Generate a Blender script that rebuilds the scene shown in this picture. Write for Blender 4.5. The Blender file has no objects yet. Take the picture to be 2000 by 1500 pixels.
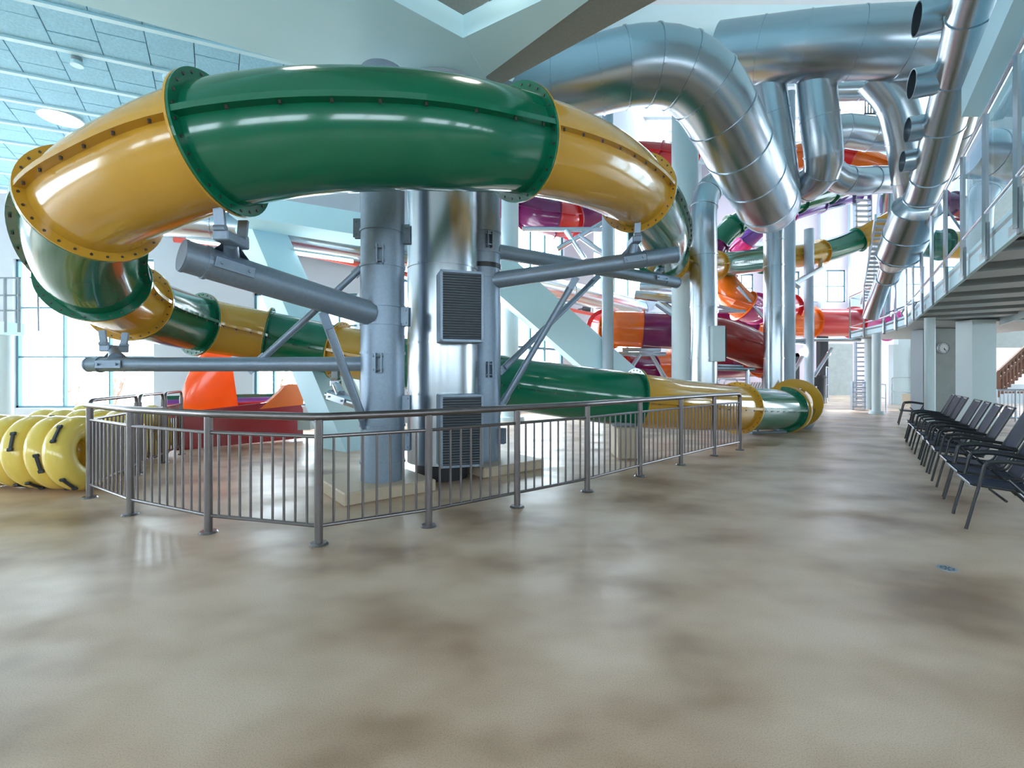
import bpy, bmesh, math, random
from mathutils import Vector, Matrix, Quaternion
S = bpy.context.scene
COL = S.collection
random.seed(7)
F, H, U0, V0 = 900.0, 1.46, 1000.0, 733.0
# ---------------------------------------------------------------- camera, sky, light
cd = bpy.data.cameras.new('camera'); cam = bpy.data.objects.new('camera', cd); COL.objects.link(cam)
cd.sensor_width = 36; cd.lens = 36*F/2000; cd.shift_y = -17/2000
cam.location = (0, 0, H); cam.rotation_euler = (math.pi/2, 0, 0); cd.clip_end = 300
S.camera = cam
W = bpy.data.worlds.new('sky'); S.world = W; W.use_nodes = True
bg = W.node_tree.nodes['Background']; bg.inputs[0].default_value = (.85, .92, 1.0, 1); bg.inputs[1].default_value = 6.0
sl = bpy.data.lights.new('sun', 'SUN'); sl.energy = 3.0; sl.angle = .02; sl.color = (1, .95, .88)
so = bpy.data.objects.new('sun', sl); so.rotation_euler = (math.radians(-28), math.radians(8), 0); COL.objects.link(so)
S.view_settings.view_transform = 'Standard'; S.view_settings.look = 'None'
S.view_settings.exposure = 1.25; S.view_settings.gamma = 1; S.view_settings.use_curve_mapping = False
S.cycles.use_denoising = True; S.cycles.max_bounces = 10; S.cycles.diffuse_bounces = 6; S.cycles.glossy_bounces = 5
S.cycles.transparent_max_bounces = 16; S.cycles.sample_clamp_indirect = 6

def P(u, v, Y): return Vector(((u-U0)/F*Y, Y, H-(v-V0)/F*Y))
def FL(u, v):
    Y = F*H/(v-V0); return Vector(((u-U0)/F*Y, Y, 0))

# ---------------------------------------------------------------- materials
def mat(name, col, rough=.5, metal=0, noise=0, nscale=8, bump=0, bscale=40, coat=0, spec=.5, stretch=None, rvar=0):
    m = bpy.data.materials.new(name); m.use_nodes = True
    nt = m.node_tree; b = nt.nodes['Principled BSDF']
    b.inputs['Base Color'].default_value = (*col, 1); b.inputs['Roughness'].default_value = rough
    b.inputs['Metallic'].default_value = metal; b.inputs['Coat Weight'].default_value = coat
    b.inputs['Coat Roughness'].default_value = .06; b.inputs['Specular IOR Level'].default_value = spec
    tc = nt.nodes.new('ShaderNodeTexCoord'); mp = nt.nodes.new('ShaderNodeMapping')
    nt.links.new(tc.outputs['Object'], mp.inputs[0])
    if stretch: mp.inputs['Scale'].default_value = stretch
    if noise or rvar:
        n = nt.nodes.new('ShaderNodeTexNoise'); n.inputs['Scale'].default_value = nscale; n.inputs['Detail'].default_value = 6
        nt.links.new(mp.outputs[0], n.inputs[0])
    if noise:
        r = nt.nodes.new('ShaderNodeValToRGB')
        r.color_ramp.elements[0].position = .2; r.color_ramp.elements[1].position = .8; r.color_ramp.interpolation = 'B_SPLINE'
        r.color_ramp.elements[0].color = (*[max(0, c*(1-noise)) for c in col], 1)
        r.color_ramp.elements[1].color = (*[min(1, c*(1+noise)) for c in col], 1)
        nt.links.new(n.outputs[0], r.inputs[0]); nt.links.new(r.outputs[0], b.inputs['Base Color'])
    if rvar:
        mr = nt.nodes.new('ShaderNodeMapRange'); mr.inputs[1].default_value = .2; mr.inputs[2].default_value = .8
        mr.inputs[3].default_value = max(.02, rough-rvar); mr.inputs[4].default_value = rough+rvar
        nt.links.new(n.outputs[0], mr.inputs[0]); nt.links.new(mr.outputs[0], b.inputs['Roughness'])
    if bump:
        n2 = nt.nodes.new('ShaderNodeTexNoise'); n2.inputs['Scale'].default_value = bscale; n2.inputs['Detail'].default_value = 3
        nt.links.new(mp.outputs[0], n2.inputs[0])
        bp = nt.nodes.new('ShaderNodeBump'); bp.inputs['Strength'].default_value = bump; bp.inputs['Distance'].default_value = .02
        nt.links.new(n2.outputs[0], bp.inputs['Height']); nt.links.new(bp.outputs[0], b.inputs['Normal'])
    return m
def gel(name, c): return mat(name, c, .16, noise=.10, nscale=1.5, coat=.35, bump=.03, bscale=3)
def emit(name, c, s):
    m = bpy.data.materials.new(name); m.use_nodes = True; nt = m.node_tree; nt.nodes.clear()
    o = nt.nodes.new('ShaderNodeOutputMaterial'); e = nt.nodes.new('ShaderNodeEmission')
    e.inputs[0].default_value = (*c, 1); e.inputs[1].default_value = s; nt.links.new(e.outputs[0], o.inputs[0]); return m
def glassmat(name, tint=(.93, .98, 1), fac=.07):
    m = bpy.data.materials.new(name); m.use_nodes = True; nt = m.node_tree; nt.nodes.clear()
    o = nt.nodes.new('ShaderNodeOutputMaterial'); t = nt.nodes.new('ShaderNodeBsdfTransparent'); g = nt.nodes.new('ShaderNodeBsdfGlossy')
    t.inputs[0].default_value = (*tint, 1); g.inputs['Roughness'].default_value = .02
    mx = nt.nodes.new('ShaderNodeMixShader'); mx.inputs[0].default_value = fac
    nt.links.new(t.outputs[0], mx.inputs[1]); nt.links.new(g.outputs[0], mx.inputs[2]); nt.links.new(mx.outputs[0], o.inputs[0]); return m
M = dict(
 green=gel('green_gelcoat', (.002, .13, .062)), yellow=gel('yellow_gelcoat', (.56, .30, .03)),
 red=gel('red_gelcoat', (.62, .02, .02)), orange=gel('orange_gelcoat', (.85, .16, .01)),
 darkred=gel('dark_red_gelcoat', (.32, .012, .018)), crimson=gel('crimson_gelcoat', (.36, .02, .012)),
 purple=gel('purple_gelcoat', (.19, .006, .09)), magenta=gel('magenta_gelcoat', (.55, .03, .22)), violet=gel('violet_gelcoat', (.20, .08, .42)),
 steel=mat('galvanised_sheet', (.50, .54, .58), .27, 1, noise=0),
 zinc=mat('painted_steel_grey', (.23, .29, .36), .42, .55, noise=.12, nscale=30, bump=.04, bscale=120),
 palegrey=mat('pale_grey_blue_paint', (.38, .47, .55), .4, noise=.04, nscale=4),
 rail=mat('brushed_stainless', (.20, .18, .18), .3, .9, noise=.1, nscale=20),
 chrome=mat('bright_stainless', (.6, .65, .72), .22, .9),
 bolt=mat('bolt_steel', (.10, .09, .08), .4, .8),
 white=mat('white_paint', (.60, .70, .73), .5, noise=.04, nscale=2, bump=.03, bscale=60),
 soffit=mat('soffit_paint', (.54, .80, .87), .6, noise=.04, nscale=1.2),
 wall=mat('wall_plaster', (.50, .53, .57), .7, noise=.04, nscale=1.5, bump=.03, bscale=50),
 pinkglow_wall=mat('far_wall_pink_bounce', (.66, .56, .64), .7, noise=.03, nscale=1),  # pink bounce light from the slides is put into this wall colour
 concrete=mat('grey_concrete', (.34, .37, .36), .7, noise=.15, nscale=4, bump=.1, bscale=30),
 panel=mat('wood_wool_panel', (.36, .66, .84), .8, noise=.22, nscale=28, bump=.3, bscale=120),
 gpanel=mat('grey_ceiling_panel', (.26, .27, .25), .8, noise=.12, nscale=30),
 slat=mat('white_slat', (.62, .86, .95), .5),
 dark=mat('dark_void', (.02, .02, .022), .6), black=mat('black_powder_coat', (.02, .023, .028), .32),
 sling=mat('dark_blue_sling', (.012, .024, .06), .6, noise=.1, nscale=60),
 tube=mat('yellow_vinyl', (.85, .62, .12), .22, noise=.06, nscale=3, bump=.15, bscale=9, coat=.3),
 handle=mat('black_rubber', (.03, .035, .04), .5), plinth=mat('beige_plinth', (.50, .40, .29), .5, noise=.1, nscale=20),
 frame=mat('grey_window_frame', (.10, .22, .27), .5), wood=mat('brown_wood', (.22, .10, .06), .5, noise=.2, nscale=10),
 redpipe=mat('red_pipe_paint', (.75, .10, .07), .35), grey=mat('mid_grey_paint', (.24, .28, .31), .5),
 leaf=mat('shrub_leaf_glare_paled', (.35, .50, .40), .6, noise=.3, nscale=9), ground=mat('outside_paving', (.8, .8, .78), .8, noise=.05),  # leaf colour is paled to carry the glare outside the windows
 drain=mat('drain_grate_steel', (.35, .42, .48), .4, .7), louver=mat('dark_louver', (.03, .035, .04), .45, .4),
 clock=mat('clock_face', (.8, .83, .84), .4), tread=mat('galvanised_tread', (.42, .46, .48), .45, .5),
 lamp=emit('lamp_white', (1, .96, .9), 7), tubelamp=emit('tube_lamp', (.8, .93, 1), 5), glass=glassmat('clear_glass'),
 glass2=glassmat('balustrade_glass', (.86, .94, .99), .09),
)
def floor_mat():
    m = bpy.data.materials.new('wet_terrazzo'); m.use_nodes = True; nt = m.node_tree; N = nt.nodes; L = nt.links
    b = N['Principled BSDF']; b.inputs['Specular IOR Level'].default_value = .75; tc = N.new('ShaderNodeTexCoord')
    def nz(sc, det, rot=0, scl=(1, 1, 1)):
        mp = N.new('ShaderNodeMapping'); mp.inputs['Scale'].default_value = scl; mp.inputs['Rotation'].default_value = (0, 0, rot)
        n = N.new('ShaderNodeTexNoise'); n.inputs['Scale'].default_value = sc; n.inputs['Detail'].default_value = det
        L.new(tc.outputs['Object'], mp.inputs[0]); L.new(mp.outputs[0], n.inputs[0]); return n
    def ramp(n, stops):
        r = N.new('ShaderNodeValToRGB'); r.color_ramp.interpolation = 'B_SPLINE'; e = r.color_ramp.elements
        e[0].position, e[0].color = stops[0][0], (*stops[0][1], 1); e[1].position, e[1].color = stops[-1][0], (*stops[-1][1], 1)
        for p, c in stops[1:-1]: x = e.new(p); x.color = (*c, 1)
        L.new(n.outputs[0], r.inputs[0]); return r
    big = nz(.85, 3, 0, (1, 1.4, 1))
    r1 = ramp(big, [(.30, (.25, .145, .085)), (.46, (.53, .365, .245)), (.64, (.72, .55, .42))])
    sp = nz(160, 2); r2 = ramp(sp, [(.30, (.45, .42, .40)), (.5, (1, 1, 1)), (.68, (1.0, 1.0, 1.0))])
    mx = N.new('ShaderNodeMixRGB'); mx.blend_type = 'MULTIPLY'; mx.inputs[0].default_value = .55
    L.new(r1.outputs[0], mx.inputs[1]); L.new(r2.outputs[0], mx.inputs[2]); L.new(mx.outputs[0], b.inputs['Base Color'])
    wet = nz(1.0, 4, .4, (1, 1.8, 1)); r3 = ramp(wet, [(.36, (.285,)*3), (.50, (.31,)*3), (.66, (.50,)*3)])
    L.new(r3.outputs[0], b.inputs['Roughness'])
    bp = N.new('ShaderNodeBump'); bp.inputs['Strength'].default_value = .12; bp.inputs['Distance'].default_value = .003
    L.new(sp.outputs[0], bp.inputs['Height']); L.new(bp.outputs[0], b.inputs['Normal']); return m
M['floor'] = floor_mat()

# ---------------------------------------------------------------- helpers
def mesh_obj(name, bm, m, parent=None, smooth=False, kind=None, label=None):
    me = bpy.data.meshes.new(name); bmesh.ops.recalc_face_normals(bm, faces=bm.faces[:]); bm.to_mesh(me); bm.free()
    if smooth:
        me.polygons.foreach_set('use_smooth', [True]*len(me.polygons))
        try: me.set_sharp_from_angle(angle=math.radians(35))
        except Exception: pass
    for x in (m if isinstance(m, (list, tuple)) else [m]): me.materials.append(M[x])
    o = bpy.data.objects.new(name, me); COL.objects.link(o)
    if parent:
        o.parent = parent; o.location = -anchor(parent)
    if kind: o['kind'] = kind
    if label: o['label'] = label
    return o
def anchor(p):
    # world position of a parent, all meshes are written in world coordinates
    v = Vector(p.location); q = p.parent
    while q: v = v+Vector(q.location); q = q.parent
    return v
def thing(name, label, cat, at=(0, 0, 0), group=None):
    o = bpy.data.objects.new(name, None); COL.objects.link(o); o.location = at; o.empty_display_size = .2
    o['label'] = label; o['category'] = cat
    if group: o['group'] = group
    return o
def tag(o, label, cat, group=None):
    o['label'] = label; o['category'] = cat
    if group: o['group'] = group
    return o
def place(o, at):   # move a freshly built mesh's origin to AT (mesh data shifted back)
    at = Vector(at); o.data.transform(Matrix.Translation(-at)); o.location = at; return o
def box(bm, c, s, R=None, bev=0):
    r = bmesh.ops.create_cube(bm, size=1)
    mt = Matrix.Translation(c) @ (R.to_4x4() if R else Matrix()) @ Matrix.Diagonal((*s, 1))
    bmesh.ops.transform(bm, matrix=mt, verts=r['verts'])
    if bev:
        ed = list({e for v in r['verts'] for e in v.link_edges})
        bmesh.ops.bevel(bm, geom=ed, offset=bev, segments=1, affect='EDGES')
def cyl(bm, a, b, r, n=12, r2=None, cap=True):
    a, b = Vector(a), Vector(b); d = b-a
    q = Vector((0, 0, 1)).rotation_difference(d)
    res = bmesh.ops.create_cone(bm, cap_ends=cap, segments=n, radius1=r, radius2=r if r2 is None else r2, depth=d.length)
    bmesh.ops.transform(bm, matrix=Matrix.Translation((a+b)/2) @ q.to_matrix().to_4x4(), verts=res['verts'])
def beam(bm, a, b, w, h):    # rectangular bar from a to b
    a, b = Vector(a), Vector(b); d = (b-a); x = d.normalized()
    up = Vector((0, 0, 1)) if abs(x.z) < .95 else Vector((0, 1, 0))
    y = up.cross(x).normalized(); z = x.cross(y)
    R = Matrix((x, y, z)).transposed(); box(bm, (a+b)/2, (d.length, w, h), R)
def prism(bm, poly, z0, z1):
    lo = [bm.verts.new((x, y, z0)) for x, y in poly]; hi = [bm.verts.new((x, y, z1)) for x, y in poly]
    n = len(poly); fs = [bm.faces.new(lo), bm.faces.new(hi)]
    for i in range(n): bm.faces.new((lo[i], lo[(i+1) % n], hi[(i+1) % n], hi[i]))
    bmesh.ops.triangulate(bm, faces=fs)
def spline(pts, step=.12, closed=False):
    pts = [Vector(p) for p in pts]; out = []; keys = [0]
    ext = [pts[0]*2-pts[1]]+pts+[pts[-1]*2-pts[-2]]
    for i in range(1, len(ext)-2):
        p0, p1, p2, p3 = ext[i-1:i+3]
        n = max(2, int((p2-p1).length/step))
        # centripetal Catmull-Rom
        t0 = 0; t1 = t0+max(1e-4, (p1-p0).length)**.5; t2 = t1+max(1e-4, (p2-p1).length)**.5; t3 = t2+max(1e-4, (p3-p2).length)**.5
        for k in range(n):
            t = t1+(t2-t1)*k/n
            A1 = p0*((t1-t)/(t1-t0))+p1*((t-t0)/(t1-t0)); A2 = p1*((t2-t)/(t2-t1))+p2*((t-t1)/(t2-t1)); A3 = p2*((t3-t)/(t3-t2))+p3*((t-t2)/(t3-t2))
            B1 = A1*((t2-t)/(t2-t0))+A2*((t-t0)/(t2-t0)); B2 = A2*((t3-t)/(t3-t1))+A3*((t-t1)/(t3-t1))
            out.append(B1*((t2-t)/(t2-t1))+B2*((t-t1)/(t2-t1)))
        keys.append(len(out))
    out.append(pts[-1].copy()); return out, keys
def frames(path):
    T = []
    for i in range(len(path)):
        a = path[max(0, i-1)]; b = path[min(len(path)-1, i+1)]; T.append((b-a).normalized())
    fr = []
    up = Vector((0, 0, 1)) if abs(T[0].z) < .9 else Vector((0, 1, 0))
    s = T[0].cross(up).normalized()
    for t in T:
        s = (s-t*s.dot(t)).normalized(); fr.append((t, s, s.cross(t)))
    return fr
def frames_level(path):
    fr = []
    for t, s, u in frames(path):
        s = t.cross(Vector((0, 0, 1))); s.normalize(); fr.append((t, s, s.cross(t)))
    return fr
def sweep(bm, path, fr, r, n=32, thick=None, caps=True):
    rr = r if callable(r) else (lambda i: r)
    def ring(i, rad):
        t, s, u = fr[i]
        return [bm.verts.new(path[i]+(s*math.cos(2*math.pi*k/n)+u*math.sin(2*math.pi*k/n))*rad) for k in range(n)]
    outer = [ring(i, rr(i)) for i in range(len(path))]
    for a, b in zip(outer, outer[1:]):
        for k in range(n): bm.faces.new((a[k], a[(k+1) % n], b[(k+1) % n], b[k]))
    if thick:
        inner = [ring(i, rr(i)-thick) for i in range(len(path))]
        for a, b in zip(inner, inner[1:]):
            for k in range(n): bm.faces.new((b[k], b[(k+1) % n], a[(k+1) % n], a[k]))
        for a, b in ((outer[0], inner[0]), (outer[-1], inner[-1])):
            for k in range(n): bm.faces.new((a[k], a[(k+1) % n], b[(k+1) % n], b[k]))
    elif caps:
        bm.faces.new(outer[0]); bm.faces.new(outer[-1])
def disc_ring(bm, c, t, s, u, r0, r1, th, n=40):
    vs = []
    for z in (-th/2, th/2):
        for rad in (r0, r1):
            vs.append([bm.verts.new(c+t*z+(s*math.cos(2*math.pi*k/n)+u*math.sin(2*math.pi*k/n))*rad) for k in range(n)])
    for a, b in ((0, 1), (1, 3), (3, 2), (2, 0)):
        for k in range(n): bm.faces.new((vs[a][k], vs[a][(k+1) % n], vs[b][(k+1) % n], vs[b][k]))
def poly_tube(bm, pts, r, n=8, step=.06):
    path, _ = spline(pts, step); sweep(bm, path, frames(path), r, n)
def bent_tube(bm, pts, r, n=8):
    pts = [Vector(p) for p in pts]; sweep(bm, pts, frames(pts), r, n)

def slide(name, label, pts, r, cols, detail=2, ledge=True, group=None, step=.15):
    """pts: 3-D centres, cols: colour of the section that starts at point i (None = same section goes on)."""
    root = thing(name, label, 'slide', (pts[0].x, pts[0].y, 0), group)
    path, keys = spline(pts, step); fr = frames_level(path)
    cuts = [i for i, c in enumerate(cols) if c]; cuts.append(len(pts)-1)
    for a, b in zip(cuts, cuts[1:]):
        c = cols[a]; i0, i1 = keys[a], (keys[b] if b < len(keys) else len(path)-1)
        if b == len(pts)-1: i1 = len(path)-1
        pp, ff = path[i0:i1+1], fr[i0:i1+1]
        bm = bmesh.new(); sweep(bm, pp, ff, r, 48 if detail > 1 else 24, thick=.03)
        sec = mesh_obj('tube_section', bm, c, root, True, label=c.replace('darkred', 'dark red')+' tube section')
        for end in ((0, 1), (-1, -1)):
            t, s, u = ff[end[0]]; cc = pp[end[0]]+t*.014*end[1]
            bm = bmesh.new(); disc_ring(bm, cc, t, s, u, r-.005, r*1.18, .022, 56 if detail > 1 else 28)
            mesh_obj('flange', bm, c, sec, False)
            if detail > 1:
                bm = bmesh.new()
                for k in range(28):
                    an = 2*math.pi*(k+.5)/28; q = cc+(s*math.cos(an)+u*math.sin(an))*r*1.1
                    cyl(bm, q-t*.02, q+t*.02, .013, 6)
                mesh_obj('flange_bolts', bm, 'bolt', sec, kind='stuff')
        if ledge:
            bb = bmesh.new()
            for sg in (1, -1):
                prev = None; bm = bmesh.new()
                for i in range(len(pp)):
                    t, s, u = ff[i]; q = pp[i]
                    v = [bm.verts.new(q+s*sg*x+u*z) for x, z in ((r-.01, .028), (r+.08, .028), (r+.08, -.022), (r-.01, -.022))]
                    if prev:
                        for k in range(4): bm.faces.new((prev[k], prev[(k+1) % 4], v[(k+1) % 4], v[k]))
                    else: bm.faces.new(v)
                    prev = v
                    if detail > 1 and i % 2 == 1:
                        cyl(bb, q+s*sg*(r+.045)-u*.05, q+s*sg*(r+.045)+u*.036, .013, 6)
                bm.faces.new(prev); mesh_obj('seam_ledge', bm, c, sec)
            if len(bb.verts): mesh_obj('seam_bolts', bb, 'bolt', sec, kind='stuff')
            else: bb.free()
    return root
def duct(name, label, pts, r, seams=None, m='steel', group=None, n=36, step=.25, radii=None, cat='duct', rings=True, at=None):
    root = thing(name, label, cat, at or pts[0], group)
    path, keys = spline(pts, step)
    if seams == 'straight': path = [Vector(p) for p in pts]; keys = list(range(len(pts)-1))
    fr = frames(path)
    if radii:
        full = []
        for j in range(len(pts)-1):
            a = keys[j]; b = keys[j+1] if j+1 < len(keys) else len(path)-1
            for k in range(a, b): full.append(radii[j]+(radii[j+1]-radii[j])*(k-a)/max(1, b-a))
        full.append(radii[-1])
    else: full = [r]*len(path)
    cuts = sorted(set(keys+[len(path)-1]))
    for a, b in zip(cuts, cuts[1:]):
        if b-a < 1: continue
        bm = bmesh.new(); pp = path[a:b+1]; sweep(bm, pp, fr[a:b+1], lambda i, a=a: full[a+i], n)
        sec = mesh_obj('duct_section', bm, m, root, True)
        if rings:
            t, s, u = fr[b]; bm = bmesh.new(); disc_ring(bm, path[b], t, s, u, full[b]-.004, full[b]+.018, .035, n)
            mesh_obj('seam_ring', bm, m, sec)
    return root

# ================================================================ SETTING
bm = bmesh.new(); prism(bm, [(-26, -6), (34, -6), (45, 36), (-5, 36), (-5, 13.2), (-26, 13.2)], -.3, 0)
mesh_obj('floor', bm, 'floor', kind='structure')
bm = bmesh.new(); box(bm, (-6, 40, -.45), (130, 70, .2)); mesh_obj('trim_1', bm, 'ground', kind='structure', label='pale paving outside the windows')

def wall(name, p0, p1, z0, z1, ops, m, th=.3):
    p0, p1 = Vector((*p0, 0)), Vector((*p1, 0)); d = p1-p0; Ln = d.length; x = d/Ln; n = Vector((-x.y, x.x, 0))
    ss = sorted({0, Ln, *[a for o in ops for a in o[:2]]}); zs = sorted({z0, z1, *[a for o in ops for a in o[2:4]]})
    bm = bmesh.new(); R = Matrix((x, n, Vector((0, 0, 1)))).transposed()
    for a, b in zip(ss, ss[1:]):
        for c, e in zip(zs, zs[1:]):
            mid = ((a+b)/2, (c+e)/2)
            if any(o[0] < mid[0] < o[1] and o[2] < mid[1] < o[3] for o in ops): continue
            box(bm, p0+x*mid[0]+n*th/2+Vector((0, 0, mid[1])), (b-a, th, e-c), R)
    bmesh.ops.remove_doubles(bm, verts=bm.verts[:], dist=1e-4)
    return mesh_obj(name, bm, m, kind='structure'), p0, x, n, R
wn = [0]
def portal(c, d, w, h):     # sampling aid only: gives off no light of its own
    l = bpy.data.lights.new('window_portal', 'AREA'); l.shape = 'RECTANGLE'; l.size = w; l.size_y = h; l.cycles.is_portal = True
    o = bpy.data.objects.new('window_portal', l); COL.objects.link(o); o.location = c
    z = -Vector(d); up = Vector((0, 0, 1)) if abs(z.z) < .9 else Vector((0, 1, 0)); x = up.cross(z).normalized(); y = z.cross(x)
    o.rotation_euler = Matrix((x, y, z)).transposed().to_euler()
def window(w, op, vs, hs, fm='frame', t=.06):
    o, p0, x, n, R = w; wn[0] += 1; a, b, c, e = op
    if (b-a)*(e-c) > 3: portal(p0+x*(a+b)/2+n*.3+Vector((0, 0, (c+e)/2)), -n, b-a, e-c)
    bm = bmesh.new()
    def bar(s0, s1, z0, z1): box(bm, p0+x*(s0+s1)/2+n*.14+Vector((0, 0, (z0+z1)/2)), (s1-s0, .1, z1-z0), R)
    bar(a, b, c, c+t); bar(a, b, e-t, e); bar(a, a+t, c, e); bar(b-t, b, c, e)
    f = mesh_obj('window_%d' % wn[0], bm, fm, kind='structure')
    for v in vs:
        bm = bmesh.new(); box(bm, p0+x*v+n*.14+Vector((0, 0, (c+e)/2)), (t*.8, .09, e-c-.1), R); mesh_obj('mullion', bm, fm, f)
    for h in hs:
        bm = bmesh.new(); box(bm, p0+x*(a+b)/2+n*.14+Vector((0, 0, h)), (b-a-.1, .085, t*.8), R); mesh_obj('transom', bm, fm, f)
    for s0, s1 in zip([a]+list(vs), list(vs)+[b]):
        for z0, z1 in zip([c]+list(hs), list(hs)+[e]):
            bm = bmesh.new(); box(bm, p0+x*(s0+s1)/2+n*.14+Vector((0, 0, (z0+z1)/2)), (s1-s0-.03, .012, z1-z0-.03), R)
            mesh_obj('pane', bm, 'glass', f)
WY = 13.0
def wx(u): return (u-U0)/F*WY
def wz(v): return H-(v-V0)/F*WY
sx = -26
o1 = (wx(25)-sx, wx(300)-sx, wz(797), wz(505)); o2 = (wx(494)-sx, wx(703)-sx, wz(793), wz(572)); o0 = (1, wx(-60)-sx, .6, 5)
wb = wall('wall_back', (sx, WY), (-4.3, WY), 0, 6.6, [o0, o1, o2], 'wall')
window(wb, o1, [wx(u)-sx for u in (118, 208)], [wz(697), wz(600)])
window(wb, o2, [wx(u)-sx for u in (531, 600, 660)], [wz(635)])
window(wb, o0, [3, 6, 9], [2])
# slanted glazed wall
A0, A1 = Vector((-4.3, 13)), Vector((14, 34)); sd = (A1-A0); sL = sd.length; sdn = sd/sL
def ss(u):
    k = (u-U0)/F; t = (k*A0.y-A0.x)/(sd.x-k*sd.y); return t*sL
q1 = (ss(985), ss(1102), 1.0, 9.0); q2 = (ss(1160), ss(1262), 1.2, 11.0)
q3 = (ss(720), ss(975), 1.0, 6.0)
ws = wall('wall_left', A0, A1, 0, 17, [q1, q2, q3], 'wall')
window(ws, q1, [ss(u) for u in (1012, 1040, 1068)], [2.6, 4.4, 6.2, 7.9], t=.12)
window(ws, q2, [ss(u) for u in (1180, 1203, 1230)], [3.2, 5.4, 7.6, 9.6], t=.12)
window(ws, q3, [ss(u) for u in (780, 850, 920)], [2.6, 4.4], t=.1)
# far wall
FY = 34.0
def fx(u): return (u-U0)/F*FY-14
def fz(v): return H-(v-V0)/F*FY
fo = [(fx(a), fx(b), fz(c), fz(d)) for a, b, c, d in ((1428, 1472, 590, 535), (1505, 1562, 592, 530), (1585, 1652, 590, 527), (1765, 1806, 590, 520), (1835, 1880, 590, 520))]
fd = (fx(1508), fx(1560), .05, fz(690))
wf = wall('wall_far', (14, FY), (48, FY), 0, 17, fo+[fd], 'pinkglow_wall')
for o in fo: window(wf, o, [(o[0]+o[1])/2], [(o[2]+o[3])/2], t=.09)
# glass entrance door in the far wall
bm = bmesh.new(); X0, X1 = fd[0]+14, fd[1]+14
for a, b, c, e in ((X0, X0+.25, 0, fd[3]), (X1-.3, X1, 0, fd[3]), (X0, X1, fd[3]-.25, fd[3]), (X0, X1, 0, .15)):
    box(bm, ((a+b)/2, FY-.03, (c+e)/2), (b-a, .14, e-c))
dr = mesh_obj('door_1', bm, 'black', kind='structure')
bm = bmesh.new(); box(bm, ((X0+X1)/2, FY+.05, fd[3]/2), (X1-X0-.4, .02, fd[3]-.4)); mesh_obj('pane', bm, 'glass', dr)
bm = bmesh.new(); box(bm, ((X0+X1)/2, FY-.05, 1.1), (.08, .08, .9)); mesh_obj('door_handle', bm, 'chrome', dr)
# lower grey lining of the far wall, pilasters and ledges
bm = bmesh.new(); box(bm, (P(1632, 733, FY).x, FY-.08, fz(672)/2+.0), (P(1665, 0, FY).x-P(1603, 0, FY).x, .12, fz(672))); mesh_obj('trim_2', bm, 'concrete', kind='structure', label='grey lining on the foot of the far wall')
for i, (u, w) in enumerate(((1662, .5), (1603, .4), (1500, .4))):
    bm = bmesh.new(); box(bm, (P(u, 0, FY).x, FY-.15, 11.5), (w, .3, 11)); mesh_obj('trim_%d' % (3+i), bm, 'white', kind='structure')
bm = bmesh.new(); box(bm, (28, FY-.1, fz(478)), (28, .2, .25)); mesh_obj('trim_6', bm, 'white', kind='structure')
# ceilings
K = .89; HS = 5.5
low = [(-26, -6), (6.6, -6), (-.35, 6.23), (-.5, 8.2), (-4.3, 13), (-26, 13)]
bm = bmesh.new(); prism(bm, low, 6.64, 6.9); ceil = mesh_obj('ceiling', bm, 'white', kind='structure')
bm = bmesh.new()
prism(bm, [(-.35, 6.23), (-.587, 5.52), (-7.2, .2), (-14.5, .2), (-4.85, 4.95), (-2.67, 6.05), (-1.9, 8.4), (-.5, 8.0)], HS, 6.64)
mesh_obj('trim_7', bm, 'soffit', kind='structure', label='wide white soffit beam')
bm = bmesh.new(); prism(bm, [(-.35, 6.23), (-.587, 5.52), (.33, 4.96), (8, .27), (8, -2.85), (.83, 4.96)], HS+.001, 6.64)
mesh_obj('trim_8', bm, 'soffit', kind='structure', label='white ceiling beam meeting the wide soffit')
# fascia up to the high roof
for i, (a, b) in enumerate((((6.6, -6), (-.35, 6.23)), ((-.35, 6.23), (-.5, 8.2)), ((-.5, 8.2), (-4.3, 13)))):
    a, b = Vector(a), Vector(b); bm = bmesh.new(); d = (b-a).normalized(); n = Vector((-d.y, d.x))
    prism(bm, [tuple(a), tuple(b), tuple(b+n*.3), tuple(a+n*.3)], 6.65, 17); mesh_obj('trim_%d' % (9+i), bm, 'soffit', kind='structure')
bm = bmesh.new(); prism(bm, [(6.6, -6), (34, -6), (45, 25.5), (6.6, 25.5), (-4.5, 13.2), (-.6, 8.2), (-.35, 6.23)], 17, 17.3); mesh_obj('ceiling_2', bm, 'soffit', kind='structure')
bm = bmesh.new(); prism(bm, [(9.8, 29.3), (46.4, 29.3), (48, 34.5), (14, 34.5)], 17, 17.3); mesh_obj('ceiling_3', bm, 'soffit', kind='structure')
bm = bmesh.new(); prism(bm, [(6.5, 25.4), (45, 25.4), (46.4, 29.4), (9.8, 29.4)], 17.1, 17.14); mesh_obj('window_skylight_added', bm, 'glass', kind='structure')  # skylight added so that sky light brightens the far hall
portal((26, 27.4, 17.3), (0, 0, -1), 39, 4.2)
for i in range(9):   # roof beams
    bm = bmesh.new(); box(bm, (17, 10+i*2.8, 16.7), (36, .35, .6)); mesh_obj('trim_%d' % (12+i), bm, 'white', kind='structure')

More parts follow.
